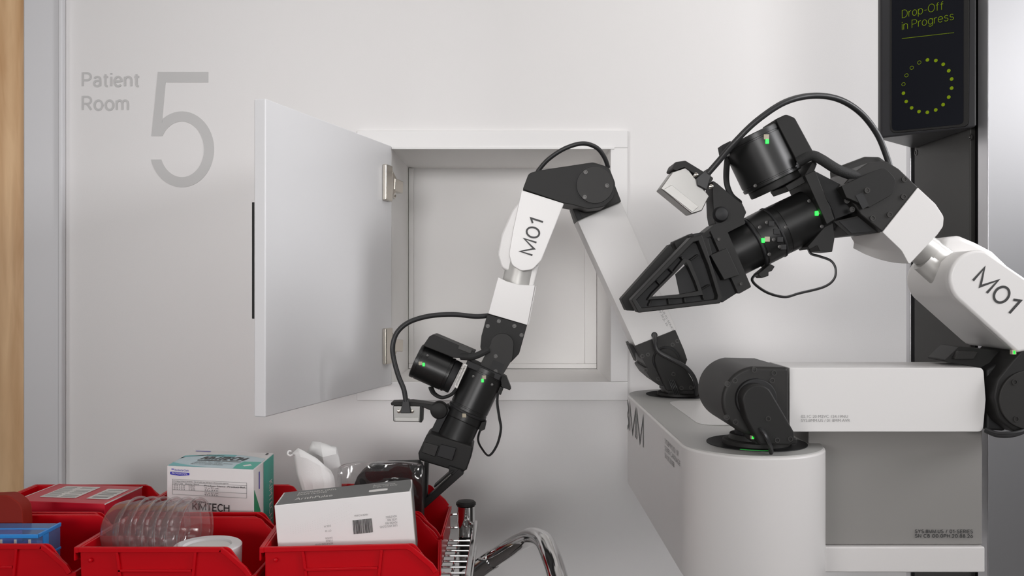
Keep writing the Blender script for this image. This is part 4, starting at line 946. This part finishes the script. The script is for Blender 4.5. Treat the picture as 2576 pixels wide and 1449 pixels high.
ff.text('5.5MIL VINYL GLOVES\nPOWDER FREE\nLATEX FREE\nNON STERILE', 0.75, 0.50, 0.13, 0.17, 'inkl', gbx, flip=True)
ff.text('INSTRUCTIONS FOR USE\nSTORAGE\nCAUTION', 0.27, 0.34, 0.13, 0.11, 'inkl', gbx, flip=True); ff.text('SIZE M', 0.345, 0.60, 0.05, 0.03, 'inkl', gbx, flip=True); ff.text('QTY 100', 0.35, 0.53, 0.045, 0.03, 'inkl', gbx, flip=True)
for k in range(5):
    for i in range(26):
        a_ = 0.10 + i*0.018; z_ = 0.56 + 0.026*k + 0.16*((i/26.0)**2)*(1+0.25*k)
        if z_ < 0.92: ff.rect(a_, z_, a_+0.005, z_+0.006, 'armgrey', gbx, 'print_dot')

# clear round tubs lying nested on their side
ax = Vector((0.985, -0.17, 0.02)).normalized()
c0 = P(322, 1334, 1.588); c0.x = -0.684
names = ['leftmost clear round tub of the nested row, rounded base showing', 'second clear round tub from the left in the nested row', 'third clear round tub from the left in the nested row',
         'fourth clear round tub from the left in the nested row', 'fifth clear round tub from the left in the nested row', 'rightmost clear round tub of the nested row, open rim showing']
for i, nm in enumerate(names):
    c = c0 + ax * (0.0232 * i)
    R_ = 0.0585
    tub = empty('plastic_tub', c - Vector((0, 0, R_))); tag(tub, nm, 'tub', 'clear tubs nested in a row')
    pr = [(-0.044, 0.004), (-0.044, R_*0.62), (-0.041, R_*0.74), (-0.034, R_*0.84), (-0.02, R_*0.91), (0.0, R_*0.96)]
    MB().rev(c, ax, pr, 48, cap=False).build('tub_wall', 'clear', tub, 0, angle=60)
    MB().rev(c, ax, [(0.0, R_*0.955), (0.0008, R_*1.035), (0.004, R_*1.045), (0.005, R_*1.02), (0.0042, R_*0.965)], 48, cap=False).build('tub_rim', 'clear', tub, 0, angle=60)
# white roll
rc = P(522, 1371, 1.565)
rol = tag(empty('paper_roll', (rc.x, rc.y, BF)), 'white round roll with a sunken middle lying in a bin', 'roll')
hR = rc.z - BF
MB().rev((rc.x, rc.y, BF+0.001), (0, 0, 1), [(0, 0.057), (hR-0.002, 0.0595), (hR, 0.0575), (hR, 0.042), (hR-0.004, 0.040)], 64).build('roll_body', 'white', rol, 0, angle=30)
MB().rev((rc.x+0.001, rc.y-0.003, BF+hR-0.0025), (0, 0, 1), [(0, 0.0395), (0.0008, 0.038), (0.0002, 0.030)], 48).build('roll_core', 'label', rol)

# blue translucent box
zb_ = H - 0.4405
bx0, bx1, by0, by1 = -1.03, -0.846, 1.560, 1.640
bb = tag(empty('tip_box', ((bx0+bx1)/2, 1.6, BF)), 'blue translucent plastic tip box standing in a bin', 'box')
MB().box((bx0, by0, BF), (bx1, by1, zb_)).build('shell', 'bluebox', bb, 0.003, 3)
MB().box((bx0+0.004, by0+0.004, BF+0.002), (-0.915, by1-0.004, zb_-0.012)).build('inner_tray', 'purple', bb, 0.002)
MB().box((-0.91, by0+0.01, BF+0.002), (bx1-0.02, by1-0.008, zb_-0.03)).build('inner_tray', 'purple', bb, 0.002)
for q in (((bx0, by0-0.001, zb_-0.006), (bx1+0.001, by0+0.003, zb_+0.0008)), ((bx0, 1.598, zb_-0.002), (bx1, 1.602, zb_+0.0008)), ((bx1-0.003, by0, zb_-0.006), (bx1+0.001, by1, zb_+0.0008)),
          ((bx1-0.002, by0+0.018, BF), (bx1+0.001, by0+0.036, zb_-0.004)), ((bx1-0.002, by0, zb_-0.075), (bx1+0.001, by1, zb_-0.070)), ((bx1-0.002, by0, zb_-0.048), (bx1+0.001, by1, zb_-0.044))):
    MB().box(*q).build('rib', 'bluerib', bb, 0.0008)
for i in range(5):
    x = bx1 - 0.016 - i*0.0255
    MB().box((x, by0-0.0018, zb_-0.020), (x+0.004, by0-0.0004, zb_-0.008)).build('scale_mark', 'label', bb)
# orange-red rounded case behind it
oc = tag(slab('rounded_case', rnd([(-70, 1250), (20, 1246), (55, 1270), (58, 1320), (52, 1400), (-70, 1400)], [10, 30, 40, 30, 4, 4]), 1.648, 0.034, 'orange', None, 0.006, 0, 3), 'orange-red rounded plastic case behind the blue box', 'case')

# tissue sticking up
def sheet(name, rows, m, parent=None, sub=2, thick=0.0006, angle=80):
    nr, nc = len(rows), len(rows[0])
    vs = [P(*p) for r in rows for p in r]
    b = MB().add(vs, [(i*nc+j, i*nc+j+1, (i+1)*nc+j+1, (i+1)*nc+j) for i in range(nr-1) for j in range(nc-1)])
    o = b.build(name, m, parent, 0, angle=angle)
    s_ = o.modifiers.new('sub', 'SUBSURF'); s_.subdivision_type = 'SIMPLE' if name == 'tissue_fold' else 'CATMULL_CLARK'; s_.levels = sub; s_.render_levels = sub
    s2 = o.modifiers.new('thick', 'SOLIDIFY'); s2.thickness = thick
    return o
Yt = 1.80
ts = tag(empty('tissue', P(810, 1345, Yt)), 'crumpled white tissue sticking up out of a bin', 'tissue')
sheet('tissue_fold', [[(730, 1145, 1.795), (750, 1127, 1.79), (764, 1134, 1.785), (796, 1152, 1.775), (832, 1184, 1.768)],
                      [(738, 1146, 1.795), (756, 1150, 1.78), (770, 1152, 1.775), (806, 1172, 1.768), (840, 1198, 1.774)],
                      [(744, 1188, 1.80), (758, 1196, 1.78), (785, 1205, 1.768), (815, 1212, 1.765), (843, 1218, 1.777)],
                      [(760, 1238, 1.80), (770, 1240, 1.78), (790, 1245, 1.768), (815, 1250, 1.765), (842, 1250, 1.776)],
                      [(774, 1345, 1.80), (780, 1345, 1.78), (795, 1345, 1.768), (815, 1345, 1.765), (842, 1345, 1.776)]], 'tissue', ts, 1, angle=22)
sheet('tissue_fold', [[(768, 1146, 1.838), (786, 1110, 1.84), (806, 1112, 1.835), (845, 1124, 1.828), (848, 1127, 1.838)],
                      [(770, 1160, 1.832), (790, 1140, 1.828), (812, 1150, 1.80), (846, 1142, 1.832), (853, 1146, 1.838)],
                      [(772, 1190, 1.832), (795, 1185, 1.82), (818, 1186, 1.812), (848, 1180, 1.834), (860, 1184, 1.840)],
                      [(778, 1345, 1.832), (795, 1345, 1.82), (820, 1345, 1.812), (846, 1345, 1.834), (858, 1345, 1.840)]], 'tissue', ts, 1, angle=22)
MB().tube([P(736, 1144, 1.785), P(729, 1146, 1.785), P(724, 1142, 1.787), P(726, 1135, 1.79), P(733, 1135, 1.79)], 0.0018, 6, 6).build('tissue_curl', 'tissue', ts)
cupb = Vector((-0.366, 1.875, BF+0.008)); cupt = P(783, 1166, 1.875); cax = cupt - cupb; hc = cax.length
cup = tag(empty('clear_cup', cupb), 'clear plastic cup leaning behind the white tissue', 'cup')
MB().rev(cupb, cax, [(0.001, 0.001), (0.001, 0.017), (0.006, 0.019), (hc*0.55, 0.0225), (hc*0.9, 0.027), (hc, 0.022)], 40, cap=False).build('cup_wall', 'clear', cup, 0, angle=60)
MB().rev(cupb + cax*0.72, cax, [(0, 0.0247), (0.001, 0.0262), (0.004, 0.0262), (0.005, 0.0250)], 40, cap=False).build('cup_bead', 'clear', cup)

# black pack in clear film
pk = tag(empty('wrapped_pack', P(975, 1330, 1.86)), 'black pack wrapped in shiny clear film beside the gripper', 'pack')
out_ = rnd([(884, 1236), (900, 1196), (930, 1174), (975, 1172), (1050, 1170), (1062, 1190), (1060, 1330), (884, 1330)], [10, 20, 20, 20, 10, 10, 3, 3])
slab('pack_body', out_, 1.822, 0.06, 'bag', pk, 0.014, 0, 4)
def film(rows, parent): return sheet('film_wrap', rows, 'film', parent, 2, 0.0003, 50)
random.seed(11)
rows = []
top_ = [(848, 1182), (862, 1172), (880, 1168), (905, 1163), (930, 1167), (955, 1163), (985, 1164), (1010, 1163), (1035, 1167), (1052, 1166), (1064, 1168)]
for i in range(8):
    t_ = i / 7.0; r_ = []
    for j, (x, y) in enumerate(top_):
        yy = y + t_ * (1300 - y) * (1.0 if j > 1 else 0.8)
        xx = x + t_ * (10 if j == 0 else 0)
        r_.append((xx + random.uniform(-5, 5)*(i > 0)*(j < 10), yy + random.uniform(-5, 5)*(0 < i < 7), 1.806 + random.uniform(-0.007, 0.010) + (0.004 if j > 2 else 0)))
    rows.append(r_)
film(rows, pk)
rows = []
for i in range(4):
    rows.append([(x + random.uniform(-3, 3)*(j < 10), y - 1 + random.uniform(-3, 3) - i*1.0, 1.805 + i*0.025 + random.uniform(-0.004, 0.004)) for j, (x, y) in enumerate(top_)])
film(rows, pk)
